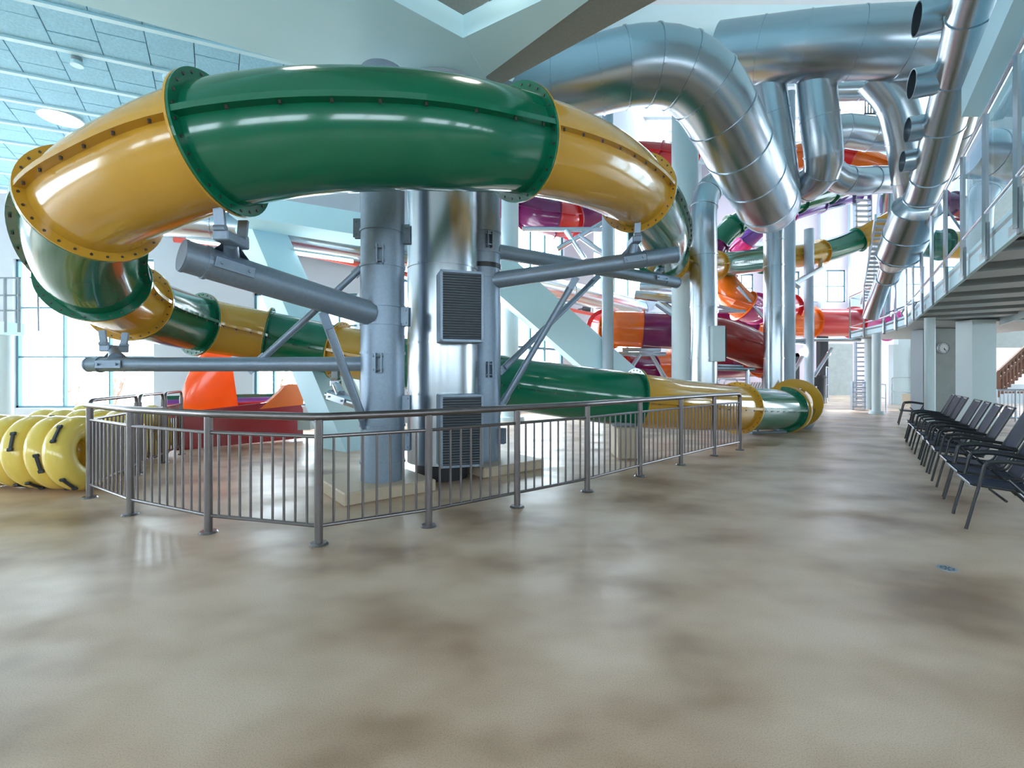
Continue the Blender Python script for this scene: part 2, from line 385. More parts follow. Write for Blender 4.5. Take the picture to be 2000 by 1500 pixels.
# ceiling panels of the low ceiling
ang = math.radians(23); KS = .17; ex = Vector((math.cos(ang), math.sin(ang), 0)); ey = Vector((-math.sin(ang), math.cos(ang), 0))
def inpoly(x, y, poly):
    r = False; n = len(poly)
    for i in range(n):
        (x1, y1), (x2, y2) = poly[i], poly[(i+1) % n]
        if (y1 > y) != (y2 > y) and x < (x2-x1)*(y-y1)/(y2-y1)+x1: r = not r
    return r
C0 = Vector((-7.7, 6.93, 6.6)); pieces = []
def pmesh(w, d):
    b = bmesh.new(); box(b, (0, 0, 0), (w-.012, d-.012, .05), bev=.006)
    for v in b.verts: v.co.x -= KS*v.co.y
    me = bpy.data.meshes.new('ceiling_panel'); b.to_mesh(me); b.free(); me.materials.append(M['panel']); return me
pm = {.36: pmesh(.62, .36), .62: pmesh(.62, .62), .98: pmesh(.62, .98)}
for j in range(-3, 9):
    for i in range(-22, 14):
        q = C0+ex*(i*.62+.31-KS*j*1.05)+ey*(j*1.05)
        lo = (i+j) % 2
        for (off, dd) in ((0.035, .36 if lo else .62), (.035+(.36 if lo else .62), .62 if lo else .36)):
            c = q+(ey-ex*KS)*(off+dd/2)
            if c.y < 5 or c.y > 12.8: continue
            u = U0+F*c.x/c.y; v = V0-F*5.14/c.y
            if u < -60 or u > 640 or v < -30: continue
            if inpoly(c.x, c.y, low): pieces.append((c.length, c, dd))
pieces.sort(key=lambda a: a[0])
rest = bmesh.new()
for k, (_, c, dd) in enumerate(pieces):
    if k < 295:
        o = bpy.data.objects.new('ceiling_panel', pm[dd]); COL.objects.link(o); o.parent = ceil
        o.location = c+Vector((0, 0, random.uniform(-.004, .004))); o.rotation_euler = (0, 0, ang)
    else:
        box(rest, c, (.608, dd-.012, .05), Matrix.Rotation(ang, 3, 'Z'))
if len(rest.verts): mesh_obj('ceiling_panels', rest, 'panel', ceil, kind='stuff')
for j in range(-3, 9):
    a = C0+ey*(j*1.05-.0)-ex*14; b = C0+ey*(j*1.05)+ex*(7.5 if j < 3 else 4.5)
    if a.y > 13: continue
    bm = bmesh.new(); beam(bm, a-Vector((0, 0, .03)), b-Vector((0, 0, .03)), .09, .06); mesh_obj('ceiling_slat', bm, 'slat', ceil)
Rb = Matrix.Rotation(math.radians(-40), 3, 'Z')
for j in range(6):  # grey boards in the coffer between the beams
    bm = bmesh.new(); box(bm, Vector((1.6, 3.2, 5.8))+Rb @ Vector((0, 1.35-j*.62, 0)), (7.5, .605, .05), Rb); mesh_obj('ceiling_board', bm, 'gpanel', ceil)
# far side walls and the wing under the bridge
def ubox(name, u0, u1, Y, z0, z1, m, th=.3, kind='structure', label=None):
    bm = bmesh.new(); x0, x1 = (u0-U0)/F*Y, (u1-U0)/F*Y
    box(bm, ((x0+x1)/2, Y+th/2, (z0+z1)/2), (x1-x0, th, z1-z0)); return mesh_obj(name, bm, m, kind=kind, label=label)
ubox('wall_recess', 1755, 1860, 24, 0, 3.6, 'white')
ubox('wall_recess_side', 1745, 1762, 23, 0, 3.0, 'white')
ubox('wall_passage', 1822, 1896, 15.6, 0, 3.05, 'concrete', .6)
ubox('wall_passage_end', 1803, 1826, 15.9, 0, 3.05, 'grey', .5)
ubox('wall_pier', 1899, 1946, 13.2, 0, 3.05, 'white', .5)
ubox('wall_stairwell', 1930, 2200, 24, 0, 1.0, 'wall')
ubox('wall_stairwell_top', 1900, 2300, 24, 2.9, 17, 'concrete')
wk = wall('wall_front', (34, -6), (-26, -6), 0, 17, [(4+i*5.2, 8+i*5.2, 2.4, 4.2) for i in range(10)], 'concrete')
for i in range(10): window(wk, (4+i*5.2, 8+i*5.2, 2.4, 4.2), [6+i*5.2], [], t=.12)
wq = wall('wall_left_side', (-26, -6), (-26, 13), 0, 6.7, [(2, 17, .8, 5)], 'wall'); window(wq, (2, 17, .8, 5), [5, 8, 11, 14], [2.8])
wr = wall('wall_right', (48, 34), (33.5, -6), 0, 17, [(2+i*8, 9+i*8, 1, 15.5) for i in range(3)], 'wall')
for i in range(3): window(wr, (2+i*8, 9+i*8, 1, 15.5), [4.3+i*8, 6.6+i*8], [4, 8, 12], t=.15)  # huge glazed openings added to flood the far hall with sky light
ubox('door_2', 1785, 1797, 23.9, 0, 2.9, 'wood', .1)
bm = bmesh.new(); prism(bm, [(20.2, 23.2), (22.5, 23.2), (22.5, 23.9), (20.2, 23.9)], 0, .5); mesh_obj('trim_21', bm, 'plinth', kind='structure')

# ================================================================ MAIN STRUCTURE OF THE NEAR SLIDE
# front pillar, rear pillar
def pillar(name, label, x, y, r, top, m='zinc', rings=(), clamps=(), n=40, group=None, foot=0, cat='column'):
    root = thing(name, label, cat, (x, y, foot), group)
    zs = [foot]+sorted(rings)+[top]
    for a, b in zip(zs, zs[1:]):
        bm = bmesh.new(); cyl(bm, (x, y, a), (x, y, b), r, n); mesh_obj('shaft_section', bm, m, root, True)
    for z in rings:
        bm = bmesh.new(); disc_ring(bm, Vector((x, y, z)), Vector((0, 0, 1)), Vector((1, 0, 0)), Vector((0, 1, 0)), r-.01, r+.012, .03, n); mesh_obj('joint_ring', bm, m, root)
    for z, a in clamps:
        d = Vector((math.cos(a), math.sin(a), 0)); R = Matrix.Rotation(a, 3, 'Z'); bm = bmesh.new()
        for s in (-.035, .035):
            t = Vector((-d.y, d.x, 0))*s; box(bm, Vector((x, y, z))+d*(r+.04)+t, (.11, .018, .24), R, .004)
        for dz in (-.08, .08):
            t = Vector((-d.y, d.x, 0)); q = Vector((x, y, z+dz))+d*(r+.06); cyl(bm, q-t*.06, q+t*.06, .014, 6)
        mesh_obj('clamp', bm, m, root)
    return root
x1, y1 = -1.64, 5.85
def zv(v, Y): return H-(v-V0)/F*Y
p1 = pillar('support_column', 'thick blue-grey steel column at the front of the pair behind the railing', x1, y1, .27, 5.3, rings=(zv(900, y1), zv(830, y1), zv(690, y1), zv(635, y1), zv(600, y1), zv(523, y1), zv(455, y1)),
    clamps=((zv(447, y1), math.pi), (zv(460, y1), -.1), (zv(508, y1), -1.4), (zv(620, y1), -.2), (zv(710, y1), -1.45), (zv(790, y1), -.1), (zv(860, y1), -.1)), foot=.15)
x2, y2 = -.45, 7.2
p2 = pillar('support_column', 'blue-grey steel column right behind the polished duct', x2, y2, .27, 5.4, rings=(zv(855, y2), zv(727, y2), zv(545, y2), zv(497, y2), zv(457, y2)),
    clamps=((zv(478, y2), -1.2), (zv(722, y2), -1.2), (zv(850, y2), -.3)), foot=.15)
bm = bmesh.new(); disc_ring(bm, Vector((x2, y2, zv(523, y2))), Vector((0, 0, 1)), Vector((1, 0, 0)), Vector((0, 1, 0)), .262, .285, .07); mesh_obj('black_band', bm, 'black', p2, label='black band')
for (px, py, w, lab) in ((x1-.12, y1+.05, 1.15, 'beige concrete plinth under the front steel column'), (x2+.15, y2+.1, 1.15, 'beige concrete plinth under the rear steel column')):
    bm = bmesh.new(); box(bm, (0, 0, .075), (w, w, .15), bev=.015); o = mesh_obj('column_plinth', bm, 'plinth'); o.location = (px, py, 0); o.rotation_euler = (0, 0, math.radians(38)); tag(o, lab, 'plinth')
# polished standing duct with two louvre boxes
dx, dy, drr = -1.0, 6.65, .5
stand = thing('standing_duct', 'fat polished steel air duct standing between the two grey columns', 'duct', (dx, dy, .2))
zz = [.24, zv(770, 6.2), zv(668, 6.2), zv(512, 6.2), 4.4, 5.5]
for a, b in zip(zz, zz[1:]):
    bm = bmesh.new(); cyl(bm, (dx, dy, a), (dx, dy, b), drr, 56); mesh_obj('duct_section', bm, 'steel', stand, True)
    bm = bmesh.new(); disc_ring(bm, Vector((dx, dy, b)), Vector((0, 0, 1)), Vector((1, 0, 0)), Vector((0, 1, 0)), drr-.01, drr+.012, .03, 56); mesh_obj('seam_ring', bm, 'steel', stand)
bm = bmesh.new(); cyl(bm, (dx, dy, 0), (dx, dy, .24), .36, 32); mesh_obj('base_collar', bm, 'dark', stand)
bm = bmesh.new(); disc_ring(bm, Vector((dx, dy, 5.47)), Vector((0, 0, 1)), Vector((1, 0, 0)), Vector((0, 1, 0)), drr-.01, drr+.12, .05, 56); mesh_obj('ceiling_collar', bm, 'grey', stand)
bang = math.radians(-33)    # boxes face front right
for v0, v1, lab in ((527, 667, 'upper louvre box'), (771, 914, 'lower louvre box')):
    d = Vector((math.sin(-bang)*.0+.30, -.954, 0)).normalized(); t = Vector((-d.y, d.x, 0))
    z0, z1 = zv(v1, 5.85), zv(v0, 5.85); c = Vector((dx, dy, (z0+z1)/2))+d*.47+t*.17
    R = Matrix((t, d, Vector((0, 0, 1)))).transposed(); h = z1-z0
    c = Vector((-.70, 6.10, (z0+z1)/2)); 
    bm = bmesh.new(); box(bm, c, (.56, .40, h), R, .006); bx = mesh_obj('louvre_box', bm, 'zinc', stand, label=lab)
    bm = bmesh.new()
    for e in (-1, 1):
        box(bm, c+d*.205+t*e*.265, (.03, .03, h), R); box(bm, c+d*.205+Vector((0, 0, e*(h/2-.015))), (.56, .03, .03), R)
    mesh_obj('grille_frame', bm, 'zinc', bx)
    bm = bmesh.new(); box(bm, c+d*.202, (.5, .01, h-.06), R); mesh_obj('grille_back', bm, 'dark', bx)
    nn = 26; bm = bmesh.new()
    for k in range(nn):
        zk = z0+.045+(h-.09)*k/(nn-1)
        R2 = R @ Matrix.Rotation(math.radians(35), 3, 'X')
        box(bm, Vector((c.x, c.y, zk))+d*.215, (.5, .016, .006), R2)
    mesh_obj('louvre_blades', bm, 'zinc', bx, kind='stuff')

# near loop slide
loop_pts = [(1752, 428, 20.6, 'yellow'), (1676, 468, 21.3, 'green'), (1602, 493, 21, 'yellow'), (1490, 508, 20, 'green'), (1396, 519, 18.3, 'yellow'), (1345, 518, 14.8, None),
  (1300, 512, 12.2, 'yellow'), (1293, 497, 10.6, 'green'), (1292, 455, 9.0, None), (1243, 377, 7.0, 'yellow'), (1150, 320, 5.75, None), (1012, 282, 4.95, 'green'), (880, 264, 4.4, None), (740, 257, 4.16, None), (590, 263, 4.02, None),
  (437, 287, 4.0, 'yellow'), (305, 333, 4.2, None), (186, 400, 4.65, 'green'), (163, 470, 5.2, None), (186, 542, 5.9, 'yellow'), (253, 590, 6.9, 'green'), (388, 633, 8.5, 'yellow'), (523, 657, 9.3, 'green'), (662, 685, 9.3, 'yellow'), (770, 706, 9.1, 'green'),
  (990, 747, 8.8, None), (1237, 781, 8.55, 'yellow'), (1340, 791, 9.3, None), (1440, 797, 10.4, 'green'), (1530, 800, 11.9, None)]
slide('tube_slide', 'green and yellow closed tube slide looping round the grey columns and landing behind the railing', [P(*p[:3]) for p in loop_pts], .5, [p[3] for p in loop_pts], 2)

# support arms, braces and saddles of the loop slide
def arm(label, a, b, r, base_ring=True, name='support_arm', group=None, braces=(), saddle=None, m='zinc'):
    a, b = Vector(a), Vector(b); root = thing(name, label, 'beam', a, group)
    bm = bmesh.new(); cyl(bm, a, b, r, 28); mesh_obj('arm_tube', bm, m, root, True)
    d = (b-a).normalized(); t = d.cross(Vector((0, 0, 1))).normalized(); u = t.cross(d)
    bm = bmesh.new(); disc_ring(bm, b-d*.02, d, t, u, r*.2, r+.006, .02, 28); mesh_obj('end_cap', bm, m, root)
    if saddle:
        f, top, w = saddle      # position along the arm, point on the tube it carries
        q = a+(b-a)*f; top = Vector(top)
        up = (top-q); L = up.length; up.normalize(); R = Matrix((d, up.cross(d), up)).transposed()
        for e in (-1, 1):
            bm = bmesh.new(); box(bm, q+t*e*(r+.018), (.34, .012, .10), Matrix((d, t, u)).transposed(), .003); c = mesh_obj('clamp_plate', bm, m, root)
            bm = bmesh.new()
            for k in (-.12, .12): cyl(bm, q+t*e*(r+.0)+d*k, q+t*e*(r+.05)+d*k, .016, 6)
            mesh_obj('clamp_bolts', bm, m, c, kind='stuff')
        bm = bmesh.new(); disc_ring(bm, q+d*.2, d, t, u, r-.004, r+.012, .03, 28); mesh_obj('clamp_band', bm, m, root)
        bm = bmesh.new(); cyl(bm, q+u*r*.8, q+(top-q)*.62, .075, 20, .06); mesh_obj('saddle_stub', bm, m, root, True)
        for e in (-1, 1):
            bm = bmesh.new(); vs = [q+t*.0+d*e*.16+u*r, q+d*e*.03+u*r, q+(top-q)*.6+d*e*.03, q+(top-q)*.6+d*e*.06]
            for s in (-.008, .008): bm.faces.new([bm.verts.new(v+t*s) for v in vs])
            for k in range(4):
                pass
            bmesh.ops.convex_hull(bm, input=bm.verts[:]); mesh_obj('gusset', bm, m, root)
        bm = bmesh.new(); box(bm, q+(top-q)*.68, (.14, w, .09), None, .01); mesh_obj('saddle_beam', bm, m, root)
        for e in (-1, 1):
            bm = bmesh.new(); c = q+(top-q)*.68; k = Vector((0, e*(w/2-.02), 0)); beam(bm, c+k, c+k*1.25+Vector((0, 0, .24)), .09, .03)
            cyl(bm, c+k*1.1+Vector((-.05, 0, .06)), c+k*1.1+Vector((.05, 0, .06)), .03, 8); mesh_obj('saddle_fork', bm, m, root)
    for (f, e, rb) in braces:
        q = a+(b-a)*f-u*r; e = Vector(e); dd = (e-q).normalized()
        bm = bmesh.new(); cyl(bm, q+dd*.2, e-dd*.12, rb, 16); br = mesh_obj('brace', bm, m, root, True)
        for c0, c1 in ((q, q+dd*.3), (e, e-dd*.25)):
            bm = bmesh.new(); beam(bm, c0, c1, .02, .11); mesh_obj('brace_lug', bm, m, br)
    return root
arm('thick grey arm with blunt end cap reaching left from the front column', (x1-.1, y1-.2, zv(612, 5.65)), P(354, 498, 4.15), .148,
    saddle=(.80, P(455, 440, 4.12), .34), braces=((.30, (x1-.15, y1-.2, zv(835, 5.7)), .05),))
arm('thin level grey arm carrying the left bend of the slide over the inner tubes', (x1-.2, y1, zv(711, y1)), P(172, 712, 6.0), .092,
    saddle=(.9, P(222, 668, 6.6), .34), braces=((.42, (x1-.2, y1+.05, zv(512, 5.9)), .042),))
arm('grey arm reaching right from the rear column to the yellow right bend', (x2+.15, y2-.1, zv(546, 7.0)), P(1322, 497, 7.1), .125,
    saddle=(.76, P(1240, 455, 7.05), .36), braces=((.45, (x2+.25, y2, zv(800, 7.1)), .05),))
arm('second grey arm running right and backwards behind the upper one', (x2+.2, y2, zv(494, 7.3)), P(1322, 552, 9.6), .115,
    saddle=(.86, P(1290, 520, 10.2), .3), braces=((.5, (x2+.25, y2+.05, zv(728, 7.3)), .05),))
arm('short pale grey arm stub at the back left of the front column', (x1-.2, y1+.6, zv(800, 6.8)), P(645, 772, 6.8), .075, saddle=(.8, P(652, 735, 6.9), .1), m='chrome')
# landing supports
bm = bmesh.new(); box(bm, (0, 0, .16), (.42, .75, .55), bev=.02); o = mesh_obj('concrete_block', bm, 'plinth'); o.location = (2.05, 8.35, 0.115); tag(o, 'beige concrete block carrying the slide behind the railing', 'block')
def saddle(label, c, w, ang=0, h=.3):
    root = thing('slide_saddle', label, 'bracket', (c[0], c[1], c[2]))
    R = Matrix.Rotation(ang, 3, 'Z'); bm = bmesh.new(); box(bm, Vector(c)+Vector((0, 0, .03)), (w, .12, .06), R, .008); mesh_obj('base_beam', bm, 'grey', root)
    for e in (-1, 1):
        bm = bmesh.new(); k = R @ Vector((e*w*.3, 0, 0)); beam(bm, Vector(c)+k+Vector((0, 0, .05)), Vector(c)+k*1.15+Vector((0, 0, h)), .05, .05); mesh_obj('upright', bm, 'grey', root)
saddle('steel saddle on the concrete block', (2.05, 8.3, .55), .5, .2, .2)
saddle('grey steel saddle bar on the floor under the green landing end', (P(1500, 0, 11.6).x, 11.6, 0), 1.0, .2, .3)
# landing trough
Lp = [P(1530, 800, 11.9), P(1552, 796, 12.9), P(1568, 790, 13.9)]
tr = thing('landing_trough', 'open yellow and green run-out trough past the end of the green slide', 'slide', (Lp[1].x, Lp[1].y, 0))
path, _ = spline(Lp, .15); fr = frames_level(path)
t, s, u = fr[0]; bm = bmesh.new(); disc_ring(bm, path[0]+t*.1, t, s, u, .5, .62, .18, 40); mesh_obj('yellow_collar', bm, 'yellow', tr)
t, s, u = fr[8]; bm = bmesh.new(); disc_ring(bm, path[8]+Vector((0, 0, .12)), t, s, u, .44, .68, .05, 40); mesh_obj('end_wall', bm, 'yellow', tr, label='tall round yellow end flange')
bm = bmesh.new(); prev = None
for i in range(len(path)):
    t, s, u = fr[i]; ring = [bm.verts.new(path[i]+(s*math.cos(a)+u*math.sin(a))*rad) for rad in (.5, .46) for a in [math.pi+math.pi*k/14*(1 if rad == .5 else 1) for k in range(15)]]
    if prev:
        for k in list(range(14))+list(range(15, 29)): bm.faces.new((prev[k], prev[k+1], ring[k+1], ring[k]))
        for k, l in ((0, 15), (14, 29)): bm.faces.new((prev[k], prev[l], ring[l], ring[k]))
    prev = ring
mesh_obj('trough_bed', bm, 'green', tr, True)
w0, w1 = P(1568, 790, 13.7), P(1592, 780, 17.5)
for sgn in (1,):
    bm = bmesh.new(); a, b = Vector((w0.x, w0.y, 0)), Vector((w1.x, w1.y, 0)); d = (b-a).normalized(); n = Vector((-d.y, d.x, 0))
    prism(bm, [tuple(a.xy), tuple(b.xy), tuple((b-n*.06).xy), tuple((a-n*.06).xy)], .15, 1.05); sw = mesh_obj('side_wall', bm, 'yellow', tr)
    for k in range(7):
        q = a+(b-a)*(k+.3)/7; bm = bmesh.new(); box(bm, q+n*.04+Vector((0, 0, .62)), (.07, .09, .85), Matrix((d, n, Vector((0, 0, 1)))).transposed()); mesh_obj('stiffening_rib', bm, 'yellow', sw)

# ================================================================ RAILING
def post(parent, x, y, top, r=.036, plate=True):
    bm = bmesh.new(); cyl(bm, (x, y, 0), (x, y, top), r, 14); p = mesh_obj('post', bm, 'rail', parent, True)
    if plate:
        bm = bmesh.new(); cyl(bm, (x, y, 0), (x, y, .018), r*2.3, 18, r*1.9); mesh_obj('foot_plate', bm, 'rail', p)
def run(parent, pts, bal=.125, top=1.1, posts=True, hr=.026, off=.0, loop_top=False):
    pts = [Vector((p[0], p[1], 0)) for p in pts]
    for a, b in zip(pts, pts[1:]):
        d = (b-a); L = d.length; d.normalize(); n = Vector((-d.y, d.x, 0))
        for nm, z, r in (('lower_rail', .16, .017), ('upper_rail', .93, .017)):
            bm = bmesh.new(); cyl(bm, a+Vector((0, 0, z)), b+Vector((0, 0, z)), r, 10); mesh_obj(nm, bm, 'rail', parent, True)
        k = max(1, round(L/bal)); me = None
        for i in range(1, k):
            q = a+d*L*i/k; bm = bmesh.new(); cyl(bm, (0, 0, .16), (0, 0, .93), .0115, 8)
            if me is None: o = mesh_obj('baluster', bm, 'rail', None, True); me = o.data; COL.objects.unlink(o); bpy.data.objects.remove(o)
            else: bm.free()
            o = bpy.data.objects.new('baluster', me); COL.objects.link(o); o.parent = parent; o.location = q-anchor(parent)
front = [(-5.04, 5.5), (-4.0, 4.83), (-2.82, 4.28), (-1.67, 3.98), (-.807, 4.46), (.057, 5.11), (.945, 5.79), (1.853, 6.67), (2.753, 7.51), (3.673, 8.37), (4.45, 9.0)]
rail = thing('guard_railing', 'long stainless railing with thin balusters bending around the slide columns', 'railing', (-1.67, 3.98, 0))
for p in front: post(rail, p[0], p[1], 1.075)
run(rail, front)
bm = bmesh.new(); poly = [Vector((p[0], p[1], 1.1)) for p in [front[0], front[3], front[-1]]]
poly[0] = poly[0]+(poly[0]-Vector((-4.0, 4.83, 1.1))).normalized()*.1
hp = [poly[0], Vector((-4.0, 4.83, 1.1)), Vector((-2.82, 4.28, 1.1))]+[Vector((p[0], p[1], 1.1)) for p in front[3:]]
def fillet(pts, rad, k=5):
    out = [pts[0]]
    for a, b, c in zip(pts, pts[1:], pts[2:]):
        d1 = (a-b).normalized(); d2 = (c-b).normalized(); r1 = min(rad, (a-b).length*.45, (c-b).length*.45)
        for i in range(k+1):
            t = i/k; p = b+d1*r1; q = b+d2*r1; out.append(p*(1-t)**2+b*2*t*(1-t)+q*t*t)
    out.append(pts[-1]); return out
bent_tube(bm, fillet(hp+[Vector((front[-1][0], front[-1][1], .9))], .1), .035, 14); mesh_obj('handrail', bm, 'rail', rail, True)
# gates at the back left of the enclosure
gates = [((-5.04, 5.5), (-5.50, 6.75)), ((-5.53, 6.84), (-5.82, 7.68)), ((-5.85, 7.77), (-6.1, 8.5))]
for k, (a, b) in enumerate(gates):
    g = thing('railing_gate', ['steel railing gate nearest the corner beside the inner tubes', 'middle steel railing gate beside the inner tubes', 'farthest steel railing gate next to the red slide run-out'][k], 'gate', (a[0], a[1], 0))
    for q in ((a, b) if k else (b,)): post(g, q[0], q[1], 1.06, .03)
    run(g, [a, b], .11)
    A, B = Vector((*a, 1.1)), Vector((*b, 1.1)); d = (B-A).normalized(); bm = bmesh.new()
    bent_tube(bm, fillet([A-Vector((0, 0, .25)), A+Vector((0, 0, .06)), B+Vector((0, 0, .06)), B-Vector((0, 0, .25))], .09), .022, 12); mesh_obj('top_bow', bm, 'rail', g, True)
# far right short handrails
def bow(label, a, b, top, r=.025, mid=True, name='handrail_bow'):
    g = thing(name, label, 'handrail', (a[0], a[1], 0)); A, B = Vector((*a, 0)), Vector((*b, 0)); bm = bmesh.new()
    bent_tube(bm, fillet([A, A+Vector((0, 0, top)), B+Vector((0, 0, top)), B], .12), r, 10); mesh_obj('frame_tube', bm, 'chrome', g, True)
    if mid: bm = bmesh.new(); cyl(bm, A+Vector((0, 0, top*.5)), B+Vector((0, 0, top*.5)), r*.7, 8); mesh_obj('mid_rail', bm, 'chrome', g, True)
    return g

# ================================================================ INNER TUBES
def torus(bm, R0, r0, n=40, k=18):
    rings = []
    for i in range(n):
        a = 2*math.pi*i/n; rings.append([bm.verts.new((r0*math.sin(2*math.pi*j/k)*1.0, (R0+r0*math.cos(2*math.pi*j/k))*math.cos(a), (R0+r0*math.cos(2*math.pi*j/k))*math.sin(a))) for j in range(k)])
    for i in range(n):
        for j in range(k): bm.faces.new((rings[i][j], rings[(i+1) % n][j], rings[(i+1) % n][(j+1) % k], rings[i][(j+1) % k]))
bm = bmesh.new(); torus(bm, .32, .152); tb = mesh_obj('t', bm, 'tube', None, True); tme = tb.data; bpy.data.objects.remove(tb)
def handle_mesh():
    bm = bmesh.new(); box(bm, (0, 0, 0), (.045, .025, .17), None, .01); box(bm, (0, 0, .1), (.06, .03, .04), None, .006); box(bm, (0, 0, -.1), (.06, .03, .04), None, .006)
    o = mesh_obj('h', bm, 'handle'); me = o.data; bpy.data.objects.remove(o); return me
hme = handle_mesh()
vals = bmesh.new(); cyl(vals, (0, 0, 0), (.0, .02, .0), .02, 10); vo = mesh_obj('v', vals, 'handle'); vme = vo.data; bpy.data.objects.remove(vo)
def inner_tube(x, y, rz, lean, roll, label, group):
    t = thing('inner_tube', label, 'swim ring', (x, y, .474), group)
    t.rotation_euler = (roll, lean, rz)
    o = bpy.data.objects.new('ring', tme); COL.objects.link(o); o.parent = t
    for a in (roll*0+2.4, roll*0+.7+math.pi*1.0):
        h = bpy.data.objects.new('grab_handle', hme); COL.objects.link(h); h.parent = t
        h.location = (.06, (.315+.165)*math.cos(a)*.985, (.315+.165)*math.sin(a)*.985); h.rotation_euler = (a-math.pi/2+math.pi/2, 0, 0)
    h = bpy.data.objects.new('valve', vme); COL.objects.link(h); h.parent = t; h.location = (.15, 0, .24)
ords = ['first', 'second', 'third', 'fourth', 'fifth', 'sixth']
for i in range(5):
    inner_tube(-5.47-.325*i, 5.86+.06*i, math.radians(8+(-3, 4, 0, 5, -4)[i]), math.radians(-9), (.1, .9, .35, .55, .2)[i], ords[i]+' yellow inner tube from the railing corner in the front row', 'yellow inner tubes standing in rows')
for i in range(5):
    inner_tube(-5.86-.33*i, 6.95+.05*i, math.radians(10), math.radians(-8), random.uniform(0, 3), ords[i]+' yellow inner tube from the railing in the middle row', 'yellow inner tubes standing in rows')
for i in range(5):
    inner_tube(-6.32-.33*i, 8.1+.05*i, math.radians(12), math.radians(-8), random.uniform(0, 3), ords[i]+' yellow inner tube from the railing in the back row', 'yellow inner tubes standing in rows')

# ================================================================ RED RUN-OUT AND STRUTS AT THE BACK LEFT
ro = thing('slide_run_out', 'dark red run-out basin with two orange fins behind the gates', 'slide', (-5.6, 9.6, 0))
a, b = P(345, 880, 8.95), P(592, 860, 10.35); a.z = b.z = 0; d = (b-a).normalized(); n = Vector((-d.y, d.x, 0)); L = (b-a).length
def wallpoly(name, prof, m, off, th, parent, label=None):
    bm = bmesh.new(); f = [bm.verts.new(a+d*x*L+n*off+Vector((0, 0, z))) for x, z in prof]; g = [bm.verts.new(v.co+n*th) for v in f]
    k = len(prof); bm.faces.new(f); bm.faces.new(g)
    for i in range(k): bm.faces.new((f[i], f[(i+1) % k], g[(i+1) % k], g[i]))
    bmesh.ops.triangulate(bm, faces=bm.faces[:]); return mesh_obj(name, bm, m, parent, label=label)
wallpoly('side_panel', [(0, 0), (1, .05), (1, .70), (.95, .93), (0, .73)], 'darkred', 0, .06, ro)
wallpoly('rear_panel', [(0, 0), (1, .05), (1, .8), (0, .8)], 'darkred', 1.3, .06, ro)
wallpoly('end_panel', [(.0, 0), (.03, 0), (.03, .7), (0, .7)], 'darkred', 0, 1.3, ro)
for k, (m, z, o) in enumerate((('red', .82, 1.5), ('violet', .90, 1.9), ('green', .98, 2.3))):
    wallpoly('back_lip', [(-.1, z-.3), (1, z-.3), (1, z), (-.1, z)], m, o, .3, ro)
# big orange cowl: quarter dome
bm = bmesh.new(); rows = []
for i in range(13):
    f = i/12; z = .66+1.5*f; wdt = math.sqrt(max(0, 1-f**1.7))
    xl = .02+.34*(1-wdt); xr = .46-.08*f
    rows.append([bm.verts.new(a+d*L*(xl+(xr-xl)*(1-math.cos(math.pi*j/10))/2)+n*(.03+.45*(1-math.sin(math.pi*j/10*.5+0))*1.0)+Vector((0, 0, z))) for j in range(11)])
for p, q in zip(rows, rows[1:]):
    for j in range(10): bm.faces.new((p[j], p[j+1], q[j+1], q[j]))
bmesh.ops.solidify(bm, geom=bm.faces[:], thickness=.04); mesh_obj('large_cowl', bm, 'orange', ro, True, label='tall orange cowl')
wallpoly('small_cowl', [(.62, .74), (.68, .86), (.74, .98), (.80, 1.12), (.84, 1.24), (.87, 1.27), (.96, 1.26), (1.0, .95), (1.0, .80)], 'orange', -.02, .3, ro, 'low orange fin')
bm = bmesh.new(); box(bm, a+d*L*1.0+n*.1+Vector((0, 0, .35)), (.5, .3, .22)); mesh_obj('step_block', bm, 'concrete', ro)
def strut(label, a, b, w, th, m='slat'):
    a, b = Vector(a), Vector(b); bm = bmesh.new(); beam(bm, a, b, th, w); o = mesh_obj('concrete_strut', bm, m); place(o, b); tag(o, label, 'strut')
strut('white slanting concrete strut left of the front column', P(505, 440, 11.6), P(705, 905, 9.2), .62, .9)
strut('white slanting concrete strut right of the columns in front of the tall window', P(900, 470, 14.0), P(1290, 812, 15.5), 1.15, .6)
# service duct, red pipe and strip light high on the back wall
duct('service_duct', 'long horizontal steel duct with a red pipe under it along the back walls', [P(300, 428, 11.6), P(420, 440, 11.9), P(560, 458, 12.3), P(700, 482, 12.8), P(980, 540, 15.5), P(1110, 570, 18), P(1250, 604, 21.5)], .42, m='steel')
bm = bmesh.new(); poly_tube(bm, [P(340, 468, 11.3), P(560, 490, 11.9), P(700, 517, 12.4), P(985, 575, 15), P(1100, 602, 17.4), P(1240, 630, 21)], .07, 12, .5); tag(place(mesh_obj('red_pipe', bm, 'redpipe', None, True), P(560, 490, 11.9)), 'red pipe running below the long horizontal steel duct', 'pipe')
def striplight(label, a, b, r=.05):
    t = thing('strip_light', label, 'lamp', a); bm = bmesh.new(); cyl(bm, a, b, r, 12); mesh_obj('lamp_tube', bm, 'tubelamp', t, True)
    bm = bmesh.new(); up = Vector((0, 0, r+.03)); beam(bm, a+up, b+up, .12, .05); mesh_obj('housing', bm, 'white', t)
striplight('glowing strip light under the duct left of the front column', P(565, 493, 11.4), P(690, 511, 11.9), .035)
striplight('short glowing strip light beside the slim grey column at the tall window', P(1162, 608, 17), P(1196, 608, 17), .06)
striplight('glowing strip light below the duct just behind the thick grey arm', P(365, 470, 11.2), P(430, 478, 11.4), .03)
